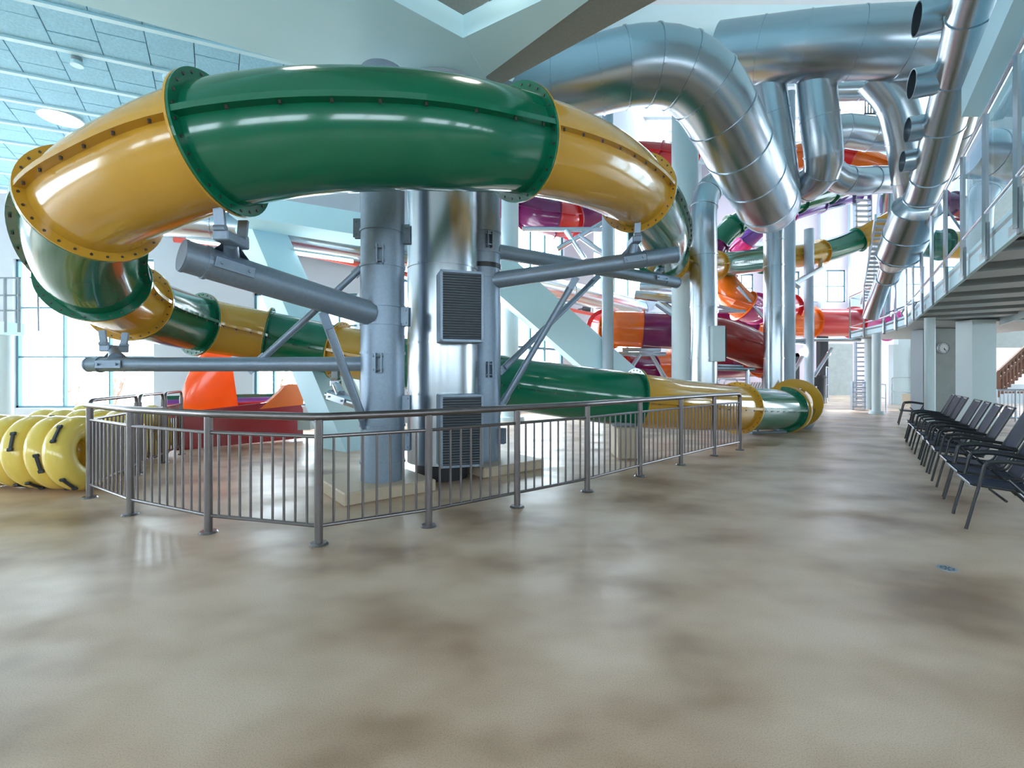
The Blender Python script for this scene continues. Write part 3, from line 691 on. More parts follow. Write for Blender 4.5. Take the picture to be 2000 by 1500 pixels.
# soffit behind the loop seen under the green tube
bm = bmesh.new(); a, b = P(470, 412, 10.4), P(720, 452, 10.8); beam(bm, a, b, 1.0, .5); o = mesh_obj('cross_beam', bm, 'soffit'); place(o, a); tag(o, 'pale beam under the low ceiling seen below the green loop', 'beam')

# ================================================================ RIGHT HALF: COLUMNS AND DUCTS
def col_at(label, u, Y, wpx, top, m='white', base=True, name='round_column', z0=0):
    x = (u-U0)/F*Y; r = wpx/2/F*Y; t = thing(name, label, 'column', (x, Y, z0))
    bm = bmesh.new(); cyl(bm, (x, Y, z0), (x, Y, top), r, 40); mesh_obj('shaft', bm, m, t, True)
    if base: bm = bmesh.new(); cyl(bm, (x, Y, z0), (x, Y, z0+.12), r*1.7, 40, r*1.6); mesh_obj('base', bm, m, t)
    return t
col_at('big white round column standing behind the yellow end of the slide', 1338, 14, 50, 10.5)
col_at('slim grey round column left of the orange and purple slide', 1187, 14.5, 22, 10.4, 'palegrey')
col_at('white column at the centre back partly behind the loop', 996, 15.0, 34, 9.6)
col_at('pale grey column beside the slim steel duct', 1541, 14.6, 22, 10.4, 'palegrey')
col_at('pale grey column between the steel duct and the square far window', 1580, 20, 17, 7.8, 'palegrey')
col_at('white column under the far end of the bridge', 1712, 17.4, 15, 3.03)
col_at('white column under the bridge behind the chairs', 1816, 12.6, 17, 3.03)
col_at('white column right behind the cat ladder', 1697, 20, 14, 3.03, base=False)
col_at('white column at the left edge under the small balcony', 8, 11.0, 26, 2.6)
ub = lambda v, Y: zv(v, Y)
# standing pipe duct with elbow beside the white column
sd1 = duct('elbow_duct', 'shiny duct beside the big white column bending right at its top', [P(1374, 790, 12.8), P(1374, 700, 12.8), P(1374, 600, 12.8), P(1374, 500, 12.8), P(1374, 405, 12.8), P(1382, 376, 12.9), P(1402, 357, 13.1), P(1430, 352, 13.3), P(1500, 350, 14)], .36, at=(5.3, 12.8, 0))
bm = bmesh.new(); box(bm, P(1397, 672, 12.5), (.34, .45, .95), None, .01); bx = mesh_obj('outlet_box', bm, 'white', sd1)
bm = bmesh.new(); c = P(1404, 672, 12.5)+Vector((.11, 0, 0)); box(bm, c, (.02, .38, .8)); mesh_obj('grille', bm, 'louver', bx)
duct('vertical_duct', 'slim shiny duct standing below the end of the big arched duct', [P(1511, v, 13.6) for v in (790, 700, 600, 520, 470, 400)], .27, at=(P(1511, 0, 13.6).x, 13.6, 0))
# big arched duct
duct('arched_duct', 'huge polished duct arching over the slide and dropping to the right', [P(780, 225, 10.2), P(930, 178, 9.6), P(1085, 168, 9.1), P(1172, 148, 8.9), P(1222, 135, 8.8), P(1275, 130, 8.8), P(1330, 140, 8.85), P(1375, 172, 9.0), P(1408, 222, 9.3), P(1440, 285, 9.9), P(1470, 342, 10.7), P(1495, 390, 11.5), P(1503, 402, 12.0)], .68, n=48)
# ceiling main duct and branches
duct('ceiling_duct', 'very wide horizontal duct under the roof at the upper right', [P(1400, 108, 14), P(1485, 100, 13.4), P(1570, 92, 12.9), P(1670, 86, 12.5), P(1765, 84, 12.2), P(1850, 84, 12.0)], .86, n=48)
duct('drop_duct', 'wide duct dropping beside the arched duct from the ceiling duct', [P(1500, 140, 13.6), P(1512, 220, 13.8), P(1524, 300, 14), P(1535, 400, 14.2)], .42)
duct('drop_duct', 'bright vertical duct ending in an elbow under the wide ceiling duct', [P(1592, 150, 13.2), P(1600, 230, 13.4), P(1608, 300, 13.6), P(1604, 338, 13.9), P(1575, 362, 14.4), P(1530, 372, 15.2)], .50)
duct('drop_duct', 'elbow duct turning right under the middle of the upper duct group', [P(1604, 300, 14.3), P(1622, 338, 14.3), P(1652, 352, 14.4), P(1700, 352, 14.6), P(1755, 350, 15)], .42)
duct('cross_duct', 'dark brown looking cross duct in the middle of the upper duct group', [P(1600, 262, 15.5), P(1650, 256, 15.4), P(1700, 262, 15.3), P(1765, 262, 15.2)], .52)
duct('branch_duct', 'slanting duct right of the upper duct group ending in a pointed mitre', [P(1708, 150, 13), P(1748, 200, 13), P(1768, 270, 13.2), P(1780, 350, 13.5), P(1786, 400, 13.8)], .46)
duct('cross_duct', 'thin straight duct right under the wide ceiling duct', [P(1600, 178, 16), P(1680, 176, 15.8), P(1780, 172, 15.6)], .33)
duct('riser_duct', 'white shining vertical duct beyond the stair flight', [P(1722, 620, 22), P(1726, 520, 22), P(1732, 420, 22), P(1740, 330, 22)], .42, m='chrome')
duct('riser_duct', 'shining duct rising steeply behind the slanting duct', [P(1700, 620, 17), P(1728, 540, 16.2), P(1760, 460, 15.2), P(1785, 400, 14.5)], .26)
# long slanting duct with stubs
sl_ = duct('slanting_duct', 'long slanting duct with four open stubs along the right upper edge', [P(1925, -60, 6.9), P(1900, 20, 7.5), P(1868, 150, 8.6), P(1842, 250, 9.4), P(1816, 345, 10.2), P(1801, 385, 10.7), P(1793, 405, 10.9), P(1772, 455, 11.5), P(1755, 495, 12), P(1742, 520, 12.4), P(1733, 545, 12.8)], .34,
    radii=[.34, .34, .34, .34, .34, .34, .5, .5, .48, .26, .24])
for (u, v, Y, w) in ((1790, 38, 8.0, .27), (1780, 165, 8.9, .27), (1772, 254, 9.7, .25), (1762, 316, 10.2, .23)):
    a = P(u, v, Y); b = a+Vector((.78, -.36, .0)); bm = bmesh.new(); pp = [a, (a+b)/2, b]; sweep(bm, pp, frames(pp), w, 28, thick=.02)
    st = mesh_obj('open_stub', bm, 'steel', sl_, True)
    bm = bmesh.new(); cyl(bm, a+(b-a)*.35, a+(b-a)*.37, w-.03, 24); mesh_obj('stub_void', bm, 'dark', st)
duct('slanting_duct', 'second duct running close behind the long slanting duct', [P(1958, -60, 8.4), P(1935, 30, 9.0), P(1900, 150, 10), P(1872, 260, 11), P(1850, 340, 12)], .26)
duct('bulb_duct', 'wide dull duct end beyond the stair posts at the right edge', [P(1880, 300, 15), P(1930, 302, 15), P(1990, 310, 15), P(2060, 320, 15)], .75)
duct('riser_duct', 'pale vertical duct behind the bridge balustrade', [P(1905, 560, 17), P(1908, 460, 17), P(1912, 400, 17), P(1925, 370, 17)], .42, m='white')

# ================================================================ FAR SLIDES
def sp(*a): return [P(*p[:3]) for p in a], [p[3] for p in a]
def far(name, label, r, *a, **k):
    p, c = sp(*a); return slide(name, label, p, r, c, 1, step=.3, **k)
far('tube_slide', 'orange, purple and crimson tube slide spiralling behind the white column', .60,
    (1183, 642, 16.4, 'red'), (1196, 642, 15.8, 'orange'), (1254, 644, 15.5, 'purple'), (1335, 648, 15.3, 'crimson'), (1400, 656, 15.0, None), (1450, 672, 15.1, None), (1486, 690, 15.9, 'orange'), (1490, 702, 17.2, 'purple'), (1440, 708, 18.2, None),
    (1375, 712, 18.4, 'crimson'), (1318, 716, 17.9, 'orange'), (1262, 720, 17.2, 'purple'), (1215, 722, 16.6, 'crimson'), (1180, 722, 16.6, None))
far('tube_slide', 'orange, red and magenta tube slide crossing level at the far side', .68,
    (1385, 628, 22.5, 'purple'), (1470, 628, 22, 'orange'), (1583, 630, 22.5, 'red'), (1666, 630, 23, 'magenta'), (1705, 630, 23.2, None), (1740, 636, 23.2, None))
far('tube_slide', 'orange tube slide plunging steeply behind the white column', .58,
    (1402, 520, 20.5, 'red'), (1408, 545, 20, 'orange'), (1432, 580, 19, None), (1452, 598, 18.8, 'magenta'), (1475, 603, 19.6, 'red'), (1505, 606, 20.8, None), (1540, 600, 22, None))
far('tube_slide', 'green tube slide climbing from the shiny elbow to the roof', .48,
    (1390, 500, 20, 'purple'), (1400, 478, 20, 'green'), (1432, 442, 20, 'green'), (1480, 416, 20.3, 'green'), (1560, 393, 21, 'green'), (1620, 375, 21.5, 'green'), (1690, 350, 22, None))
far('tube_slide', 'violet and magenta tube slide below the climbing green one', .42,
    (1440, 490, 22, 'magenta'), (1458, 470, 21.5, 'violet'), (1490, 440, 21.2, 'magenta'), (1540, 418, 21.5, 'violet'), (1600, 398, 22, 'violet'), (1670, 378, 22.5, None))
far('tube_slide', 'purple and red tube slide seen under the yellow right bend', .62,
    (1000, 400, 17.5, 'magenta'), (1035, 412, 16.8, 'purple'), (1085, 428, 16.4, 'red'), (1112, 428, 16.8, 'purple'), (1180, 415, 17.5, 'magenta'), (1260, 405, 19, None))
far('tube_slide', 'red tube slide high up behind the arched duct', .5,
    (1200, 300, 19, 'red'), (1290, 305, 18.5, 'red'), (1360, 318, 18, None))
far('tube_slide', 'orange tube slide glimpsed through the upper ducts', .55,
    (1530, 312, 21, 'orange'), (1600, 300, 20.5, 'red'), (1660, 310, 20, 'orange'), (1720, 330, 20, None))
far('tube_slide', 'green and yellow tube slide behind the stair posts at the right', .55,
    (1790, 473, 19.2, 'green'), (1842, 478, 19.2, 'yellow'), (1895, 480, 19.2, None))
far('tube_slide', 'small red and purple slide bend behind the slanting duct', .4,
    (1835, 395, 18, 'purple'), (1858, 398, 18, 'red'), (1885, 408, 18.4, None))
# glass like clear bulb of a slide at the column
bm = bmesh.new(); bmesh.ops.create_uvsphere(bm, u_segments=24, v_segments=14, radius=.42); bmesh.ops.translate(bm, verts=bm.verts, vec=P(1264, 586, 15.8)); o = place(mesh_obj('clear_dome', bm, 'glass2', None, True), P(1264, 586, 15.8)); tag(o, 'clear round dome left of the big white column', 'dome')
# steel frames that carry the far slides
def frame(label, members, w=.12, at=None, m='chrome'):
    t = thing('steel_frame', label, 'frame', at or members[0][0])
    for a, b in members: bm = bmesh.new(); cyl(bm, a, b, w/2, 10); mesh_obj('steel_member', bm, m, t, True)
    return t
frame('steel bracket under the orange and purple slide at the slim column', [(P(1190, 691, 15.2), P(1300, 692, 15.2)), (P(1250, 693, 15.2), P(1228, 725, 15.0)), (P(1272, 693, 15.2), P(1300, 740, 15.2)), (P(1215, 683, 15.2), P(1290, 683, 15.2))], .14)
frame('steel bracket under the crimson slide end', [(P(1400, 720, 15), P(1473, 722, 15)), (P(1400, 714, 15), P(1450, 716, 15)), (P(1460, 722, 15), P(1460, 760, 15))], .14)
frame('white steel truss below the purple and red slide', [(P(1020, 447, 15.6), P(1190, 449, 15.6)), (P(1088, 487, 15.6), P(1186, 430, 15.6)), (P(1105, 449, 15.6), P(1142, 505, 15.6)), (P(1130, 460, 15.6), P(1185, 500, 15.6))], .17)
frame('pale steel frame below the far red slide', [(P(1540, 664, 20), P(1680, 664, 20)), (P(1585, 664, 20), P(1545, 735, 20)), (P(1625, 680, 20), P(1590, 735, 20)), (P(1540, 668, 20), P(1580, 671, 20))], .14)
frame('slanting steel arm from the pale column up to the far green slide', [(P(1541, 560, 18), P(1603, 524, 20)), (P(1603, 524, 20), P(1603, 508, 20.6)), (P(1541, 545, 18), P(1560, 560, 18.2))], .2)
frame('steel arm and props carrying the violet slide', [(P(1480, 430, 20), P(1530, 425, 20)), (P(1524, 418, 20), P(1497, 475, 20)), (P(1470, 440, 21), P(1650, 400, 22))], .12)
frame('steel arm reaching from the white column to the left', [(P(1240, 575, 14.6), P(1316, 585, 14.3)), (P(1250, 560, 15), P(1316, 562, 14.6)), (P(1285, 590, 14.5), P(1316, 612, 14.3))], .28)
frame('steel support under the plunging orange slide', [(P(1402, 608, 18), P(1455, 608, 18)), (P(1402, 598, 18), P(1440, 607, 18)), (P(1440, 560, 18.3), P(1490, 620, 18.3))], .14)
frame('thin steel struts behind the bridge balustrade', [(P(1840, 395, 16), P(1885, 460, 16)), (P(1735, 435, 16.5), P(1738, 370, 16.5))], .07, m='grey')
for sx_, lab in ((1515, 'dark barrel like bin beside the slim steel duct'), (1596, 'dark netted bin in front of the far entrance')):
    Y = 24 if sx_ > 1550 else 15.5; x = (sx_-U0)/F*Y; w = .42
    t = thing('bin', lab, 'bin', (x, Y, 0)); zt = zv(730 if sx_ < 1550 else 733, Y)
    bm = bmesh.new(); cyl(bm, (x, Y, 0), (x, Y, zt-.15), w*.8, 24, w); mesh_obj('body', bm, 'black', t, True)
    bm = bmesh.new(); cyl(bm, (x, Y, zt-.15), (x, Y, zt), w*1.05, 24, w*.9); mesh_obj('lid', bm, 'dark', t, True)
for (a, b, top, lab) in ((P(1403, 0, 14.5).xy, P(1440, 0, 14.5).xy, 1.35, 'stainless handrail bow left of the steel duct above the yellow slide'), (P(1415, 0, 16).xy, P(1462, 0, 16).xy, 1.3, 'stainless handrail bow behind the first one by the steel duct'),
    (P(1614, 0, 24).xy, P(1618, 0, 26).xy, 1.9, 'tall stainless handrail bow near the far grey wall'), (P(1720, 0, 19).xy, P(1730, 0, 17.8).xy, 1.1, 'low stainless handrail bow beside the bridge column'), (P(1742, 0, 23).xy, P(1783, 0, 22).xy, 1.35, 'stainless handrail on the ramp wall under the bridge')):
    bow(lab, tuple(a), tuple(b), top)
# lattice of stacked chairs behind the bows
t = thing('slatted_crate', 'pale slatted crate standing behind the handrail bows', 'crate', P(1440, 0, 17)*1.0)
t.location = (P(1440, 0, 17).x, 17, 0)
for i in range(10):
    a = Vector((P(1418+i*5, 0, 17).x, 17, .1)); bm = bmesh.new(); beam(bm, a, a+Vector((.5, 0, 1.1)), .05, .04); mesh_obj('slat', bm, 'white', t)

# ================================================================ STAIR FLIGHTS AND LADDERS
def flight(label, a, b, w, n, m='tread', name='stair_flight', side=None):
    a, b = Vector(a), Vector(b); d = b-a; h = Vector((d.x, d.y, 0)).normalized(); s = side or Vector((-h.y, h.x, 0)); t = thing(name, label, 'stairs', a)
    for e in (-1, 1): bm = bmesh.new(); beam(bm, a+s*w/2*e, b+s*w/2*e, .05, .22); mesh_obj('stringer', bm, 'chrome', t)
    for i in range(n):
        q = a+d*(i+.5)/n; R = Matrix((h, s, Vector((0, 0, 1)))).transposed(); bm = bmesh.new(); box(bm, q, (.26, w-.04, .05), R); mesh_obj('tread', bm, m, t)
    return t
flight('steep steel stair flight climbing beside the slanting duct', P(1702, 590, 21), P(1742, 425, 13.5), .95, 20, side=Vector((1, 0, 0)))
flight('upper stair flight seen end on below the duct group', P(1685, 480, 22), P(1684, 375, 21.5), .7, 10, side=Vector((1, 0, 0)))
def ladder(label, u, Y, v0, v1, w, n, m='chrome'):
    x = (u-U0)/F*Y; z0, z1 = max(0, zv(v0, Y)), zv(v1, Y); t = thing('ladder', label, 'ladder', (x, Y, z0))
    for e in (-1, 1): bm = bmesh.new(); box(bm, (x+e*w/2, Y, (z0+z1)/2), (.06, .12, z1-z0)); mesh_obj('side_rail', bm, m, t)
    for i in range(n): bm = bmesh.new(); box(bm, (x, Y, z0+(z1-z0)*(i+.7)/n), (w, .22, .06)); mesh_obj('rung', bm, m, t)
ladder('pale steep ladder stair under the far end of the bridge', 1684, 21.5, 795, 668, .62, 14)
ladder('lower ladder with handrails in front of the pale ladder stair', 1676, 19.5, 808, 745, .5, 6)
gz = zv(222, 17); gq = thing('barred_guard', 'short black barred guard high up behind the cross duct', 'guard', (P(1712, 0, 17).x, 17, gz))
for i in range(9): bm = bmesh.new(); x = P(1690+i*5.5, 0, 17).x; cyl(bm, (x, 17, gz), (x, 17, zv(196, 17)), .02, 6); mesh_obj('bar', bm, 'black', gq)
for z in (gz, zv(196, 17)): bm = bmesh.new(); cyl(bm, (P(1688, 0, 17).x, 17, z), (P(1736, 0, 17).x, 17, z), .03, 6); mesh_obj('rail_bar', bm, 'black', gq)

# ================================================================ BRIDGE
br = thing('footbridge', 'white steel footbridge with glass balustrade rising over the chairs at the right', 'bridge', (12.84, 15, 3.06))
def be(Y): return 5.6+.728*(Y-5.05)
edge = [(be(3.2), 3.2), (be(15.0), 15.0), (13.95, 17.2), (15.1, 20.6), (16.6, 21.4)]
ev = [Vector((x, y, 0)) for x, y in edge]
side_v = Vector((.81, -.588, 0))
for k, (a, b) in enumerate(zip(ev, ev[1:])):
    bm = bmesh.new(); n = side_v if k < 2 else Vector((1, -.2, 0)).normalized()
    prism(bm, [tuple(a.xy), tuple(b.xy), tuple((b+n*.05).xy), tuple((a+n*.05).xy)], 3.06, 3.42); mesh_obj('edge_plate', bm, 'slat', br)
W2 = 2.1
a, b = ev[0]+side_v*W2, ev[1]+side_v*W2; bm = bmesh.new(); prism(bm, [tuple(a.xy), tuple(b.xy), tuple((b+side_v*.05).xy), tuple((a+side_v*.05).xy)], 2.95, 3.42); mesh_obj('edge_plate', bm, 'white', br)
bm = bmesh.new(); prism(bm, [tuple(v.xy) for v in ev[:4]]+[(18.5, 20.6), (18.5, 15.0), tuple((ev[1]+side_v*W2).xy), tuple((ev[0]+side_v*W2).xy)], 3.30, 3.36); mesh_obj('deck_plate', bm, 'tread', br)
bm = bmesh.new(); prism(bm, [(be(13.5), 13.5)]+[tuple(v.xy) for v in ev[1:4]]+[(18.5, 20.6), (18.5, 14)], 3.07, 3.12); mesh_obj('soffit_plate', bm, 'tread', br)
for i in range(9):
    Yk = 4.0+i*1.22; q = Vector((be(Yk), Yk, 3.16)); bm = bmesh.new(); beam(bm, q, q+side_v*W2, .72, .12); mesh_obj('cross_rib', bm, 'tread', br)
    bm = bmesh.new(); q2 = Vector((be(Yk+.61), Yk+.61, 3.285)); beam(bm, q2+side_v*.25, q2+side_v*(W2-.1), .7, .03); mesh_obj('grating', bm, 'louver', br)
RT = 4.95
def bpost(q, n, parent=br):
    bm = bmesh.new(); dd = Vector((-n.y, n.x, 0)); R = Matrix((dd, n, Vector((0, 0, 1)))).transposed()
    box(bm, Vector((q.x, q.y, 3.24))-n*.05, (.1, .03, .5), R, .004); p = mesh_obj('baluster_post', bm, 'grey', parent)
    bm = bmesh.new(); beam(bm, Vector((q.x, q.y, 3.05))-n*.07, Vector((q.x, q.y, RT))-n*.07+Vector((0, 0, 0)), .045, .05); mesh_obj('post_bar', bm, 'chrome', p)
    bm = bmesh.new()
    for z in (3.12, 3.24, 3.36): cyl(bm, Vector((q.x, q.y, z))-n*.05, Vector((q.x, q.y, z))-n*.08, .015, 6)
    mesh_obj('post_bolts', bm, 'chrome', p, kind='stuff')
pY = [3.9, 4.95, 6.1, 7.3, 8.6, 10.0, 11.4, 12.9, 14.4]
for Yk in pY: bpost(Vector((be(Yk), Yk, 0)), side_v)
for q in (Vector((13.3, 15.9, 0)), Vector((13.95, 17.2, 0)), Vector((14.5, 18.9, 0)), Vector((15.1, 20.5, 0))): bpost(q, Vector((1, -.2, 0)).normalized())
for (z, r, nm) in ((RT, .03, 'handrail'), (3.62, .022, 'kick_rail')):
    bm = bmesh.new(); pts = [Vector((*v.xy, z))-side_v*.07 for v in ev]; bent_tube(bm, fillet(pts, .3), r, 10); mesh_obj(nm, bm, 'chrome', br, True)
for a, b in zip([3.3]+pY, pY+[15.0]):
    for z0, z1 in ((3.68, RT-.06),):
        bm = bmesh.new(); p, q = Vector((be(a+.05), a+.05, (z0+z1)/2)), Vector((be(b-.05), b-.05, (z0+z1)/2)); beam(bm, p, q, .012, z1-z0); mesh_obj('glass_panel', bm, 'glass2', br)
pp = [Vector((13.0, 15.3, 0)), Vector((13.3, 15.9, 0)), Vector((13.95, 17.2, 0)), Vector((14.5, 18.9, 0)), Vector((15.1, 20.5, 0))]
for a, b in zip(pp, pp[1:]):
    bm = bmesh.new(); z = Vector((0, 0, 4.3)); d = (b-a)*.04; beam(bm, a+d+z, b-d+z, .012, 1.2); mesh_obj('glass_panel', bm, 'glass2', br)
# inner railing on the platform
pr = thing('platform_railing', 'crooked grey railing on the bridge platform', 'railing', (16.5, 19, 3.36))
for i in range(6):
    q = Vector((15.6+i*.32, 19.4-i*.1, 3.36)); bm = bmesh.new(); bent_tube(bm, [q, q+Vector((0, 0, .5+.1*i)), q+Vector((.22, 0, .75+.12*i))], .03, 8); mesh_obj('railing_bar', bm, 'grey', pr, True)
bm = bmesh.new(); cyl(bm, (15.8, 19.35, 4.1), (17.5, 18.85, 4.8), .03, 8); mesh_obj('top_rail', bm, 'grey', pr)
# upper slab at the top right corner
bm = bmesh.new(); p0, p1 = Vector((6.5, 6.1)), Vector((7.6, 7.6)); prism(bm, [(4.2, 3.0), (7.9, 8.1), (12, 8.1), (9, 3.0)], 6.0, 6.5); o = place(mesh_obj('upper_landing', bm, 'slat'), (6.5, 5.5, 6)); tag(o, 'pale blue underside of the upper landing in the top right corner', 'landing')
for i in range(3):
    bm = bmesh.new(); q = Vector((5.6+i*1.0, 4.0, 5.9)); beam(bm, q, q+Vector((2.6, 3.8, 0)), .16, .25); b_ = mesh_obj('landing_rib', bm, 'soffit', o); b_.location = -Vector((6.5, 5.5, 6))
# balcony at the left edge
bl = thing('balcony', 'small pale blue balcony corner with bar railing at the left edge', 'balcony', P(0, 660, 10.5))
c0, c1 = P(-150, 650, 10.5), P(46, 650, 11.0); bm = bmesh.new(); box(bm, ((c0.x+c1.x)/2, 10.8, 2.55), (c1.x-c0.x, .45, .28)); mesh_obj('deck', bm, 'slat', bl)
for u in (10, 37):
    q = P(u, 0, 10.6); bm = bmesh.new(); beam(bm, Vector((q.x, q.y, 2.45)), Vector((q.x, q.y, 3.7)), .03, .05); mesh_obj('baluster_post', bm, 'grey', bl)
for z in (3.7, 2.95, 3.3): bm = bmesh.new(); cyl(bm, (c0.x, 10.6, z), (P(40, 0, 10.6).x, 10.6, z), .02, 8); mesh_obj('rail_bar', bm, 'grey', bl)
bm = bmesh.new(); q = P(66, 600, 11.5); bent_tube(bm, [q+Vector((-.1, 0, .75)), q+Vector((.1, 0, .65)), q+Vector((.12, 0, -.6))], .02, 8); mesh_obj('rail_bar', bm, 'grey', bl)

# ================================================================ CHAIRS
def chair_parts():
    t = thing('lounge_chair', 'x', 'chair', (0, 0, 0), 'black lounge chairs in the row along the corridor')
    w = .27
    def sheet(name, prof, m):
        bm = bmesh.new(); prev = None
        for (y, z) in prof:
            v = [bm.verts.new((-w+.02, y, z)), bm.verts.new((w-.02, y, z)), bm.verts.new((w-.02, y+.004, z-.018)), bm.verts.new((-w+.02, y+.004, z-.018))]
            if prev:
                for k in range(4): bm.faces.new((prev[k], prev[(k+1) % 4], v[(k+1) % 4], v[k]))
            else: bm.faces.new(v)
            prev = v
        bm.faces.new(prev); return mesh_obj(name, bm, m, t)
    sheet('seat', [(.24, .425), (.18, .43), (.05, .415), (-.1, .395), (-.2, .39)], 'sling')
    sheet('backrest', [(-.215, .40), (-.27, .52), (-.33, .68), (-.40, .86), (-.47, 1.02)], 'sling')
    for e in (-1, 1):
        bm = bmesh.new(); bent_tube(bm, fillet([Vector((e*w, .27, .425)), Vector((e*w, -.2, .39)), Vector((e*w, -.49, 1.04))], .06), .013, 8); mesh_obj('side_frame', bm, 'black', t, True)
        bm = bmesh.new(); bent_tube(bm, fillet([Vector((e*(w+.025), .30, .0)), Vector((e*(w+.025), .22, .38)), Vector((e*(w+.025), .17, .645)), Vector((e*(w+.025), .06, .66))], .06), .014, 8); mesh_obj('leg', bm, 'black', t, True)
        bm = bmesh.new(); cyl(bm, (e*(w+.025), -.42, 0), (e*(w+.025), .02, .50), .013, 8); mesh_obj('leg', bm, 'black', t, True)
        bm = bmesh.new(); bent_tube(bm, fillet([Vector((e*(w+.025), .16, .645)), Vector((e*(w+.025), .02, .672)), Vector((e*(w+.025), -.3, .625))], .08), .02, 8); mesh_obj('armrest', bm, 'black', t, True)
    for nm, y, z in (('front_bar', .265, .42), ('rear_bar', -.2, .385), ('top_bar', -.49, 1.04), ('cross_brace', .03, .3)):
        bm = bmesh.new(); cyl(bm, (-w-.01, y, z), (w+.01, y, z), .012, 8); mesh_obj(nm, bm, 'chrome' if nm == 'front_bar' else 'black', t, True)
    return t
proto = chair_parts(); kids = list(proto.children)
def put_chair(Y, ang, label, first, dx=0):
    X = 4.42+.76*(Y-4.35)+.16+dx
    if first: r = proto; 
    else:
        r = proto.copy(); COL.objects.link(r)
        for k in kids: c = k.copy(); COL.objects.link(c); c.parent = r
    r.location = (X, Y-.1, 0); r.rotation_euler = (0, 0, ang); r['label'] = label
cy = [(4.55, 3.95)[0], 5.12, 5.7, 6.5, 7.05, 7.62, 8.2, 9.15, 9.7, 10.3]
num = ['nearest', 'second nearest', 'third nearest', 'fourth from the near end', 'fifth from the near end', 'sixth from the near end', 'seventh from the near end', 'third from the far end', 'second from the far end', 'last']
for i, Yc in enumerate(cy):
    put_chair(Yc, math.radians(52+random.uniform(-3, 3)), 'black lounge chair, %s of the row of ten' % num[i], i == 0)
put_chair(13.7, math.radians(52), 'lone black lounge chair standing apart by the far white column', False, dx=.1)

# ================================================================ SMALL THINGS
ck = thing('wall_clock', 'round white wall clock on the grey wall under the bridge', 'clock', P(1840, 680, 15.5)); c = P(1840, 680, 15.5)
bm = bmesh.new(); cyl(bm, c, c+Vector((0, -.06, 0)), .175, 32); mesh_obj('face', bm, 'clock', ck)
bm = bmesh.new(); disc_ring(bm, c+Vector((0, -.05, 0)), Vector((0, 1, 0)), Vector((1, 0, 0)), Vector((0, 0, 1)), .165, .19, .06, 32); mesh_obj('rim', bm, 'grey', ck)
for k in range(12):
    a = k*math.pi/6; bm = bmesh.new(); d = Vector((math.sin(a), 0, math.cos(a))); beam(bm, c+Vector((0, -.063, 0))+d*.12, c+Vector((0, -.063, 0))+d*.15, .006, .012); mesh_obj('hour_mark', bm, 'black', ck)
for a, l, nm in ((math.radians(165), .08, 'hour_hand'), (math.radians(142), .125, 'minute_hand')):
    bm = bmesh.new(); d = Vector((math.sin(a), 0, math.cos(a))); beam(bm, c+Vector((0, -.07, 0)), c+Vector((0, -.07, 0))+d*l, .005, .012); mesh_obj(nm, bm, 'black', ck)
dp = FL(1850, 1111); dt = thing('floor_drain', 'round metal floor drain near the right foreground', 'drain', dp)
bm = bmesh.new(); disc_ring(bm, dp+Vector((0, 0, .003)), Vector((0, 0, 1)), Vector((1, 0, 0)), Vector((0, 1, 0)), .045, .062, .006, 28); mesh_obj('rim', bm, 'drain', dt)
bm = bmesh.new(); cyl(bm, dp, dp+Vector((0, 0, .002)), .046, 24); mesh_obj('sump', bm, 'dark', dt)
for k in range(8):
    a = k*math.pi/4; d = Vector((math.cos(a), math.sin(a), 0)); bm = bmesh.new(); beam(bm, dp+d*.012+Vector((0, 0, .004)), dp+d*.046+Vector((0, 0, .004)), .01, .004); mesh_obj('grate_bar', bm, 'drain', dt)
# channel grating by the landing
ch = thing('channel_drain', 'long narrow drain channel in the floor beside the green landing end', 'drain', FL(1575, 832))
a, b = FL(1570, 838), FL(1601, 800); d = (b-a).normalized(); n = Vector((-d.y, d.x, 0)); bm = bmesh.new(); beam(bm, a+Vector((0, 0, .003)), b+Vector((0, 0, .003)), .34, .006); mesh_obj('channel', bm, 'grey', ch)
for k in range(30):
    q = a+(b-a)*(k+.5)/30; bm = bmesh.new(); beam(bm, q-n*.16+Vector((0, 0, .008)), q+n*.16+Vector((0, 0, .008)), .05, .006); mesh_obj('grate_bar', bm, 'drain', ch)
# downlights
def downlight(label, x, y, z, r, em='lamp'):
    t = thing('downlight', label, 'lamp', (x, y, z)); bm = bmesh.new(); cyl(bm, (x, y, z-.02), (x, y, z+.03), r, 36); mesh_obj('diffuser', bm, em, t)
    bm = bmesh.new(); disc_ring(bm, Vector((x, y, z)), Vector((0, 0, 1)), Vector((1, 0, 0)), Vector((0, 1, 0)), r, r*1.08, .05, 36); mesh_obj('trim_ring', bm, 'white', t)
q = P(119, 230, 1); k = 5.1/(q.z-H); downlight('large round glowing ceiling light at the upper left', q.x*k, k, 6.56, .33)
downlight('round ceiling light above the left of the green loop outside the frame', -2.3, 4.3, HS-.03, .2)
downlight('round ceiling light above the right of the green loop outside the frame', -.2, 4.6, HS-.03, .2)
q = P(150, 120, 1); k = 5.05/(q.z-H); dd = thing('smoke_detector', 'small round white smoke detector on the ceiling panels', 'detector', (q.x*k, k, 6.5))
bm = bmesh.new(); cyl(bm, (q.x*k, k, 6.5), (q.x*k, k, 6.58), .07, 24); mesh_obj('base', bm, 'concrete', dd); bm = bmesh.new(); cyl(bm, (q.x*k, k, 6.44), (q.x*k, k, 6.5), .085, 24); mesh_obj('cap', bm, 'slat', dd)
q = P(338, 156, 1); k = 5.1/(q.z-H); dd = thing('ceiling_speaker', 'flat round ceiling speaker left of the green flange', 'speaker', (q.x*k, k, 6.56))
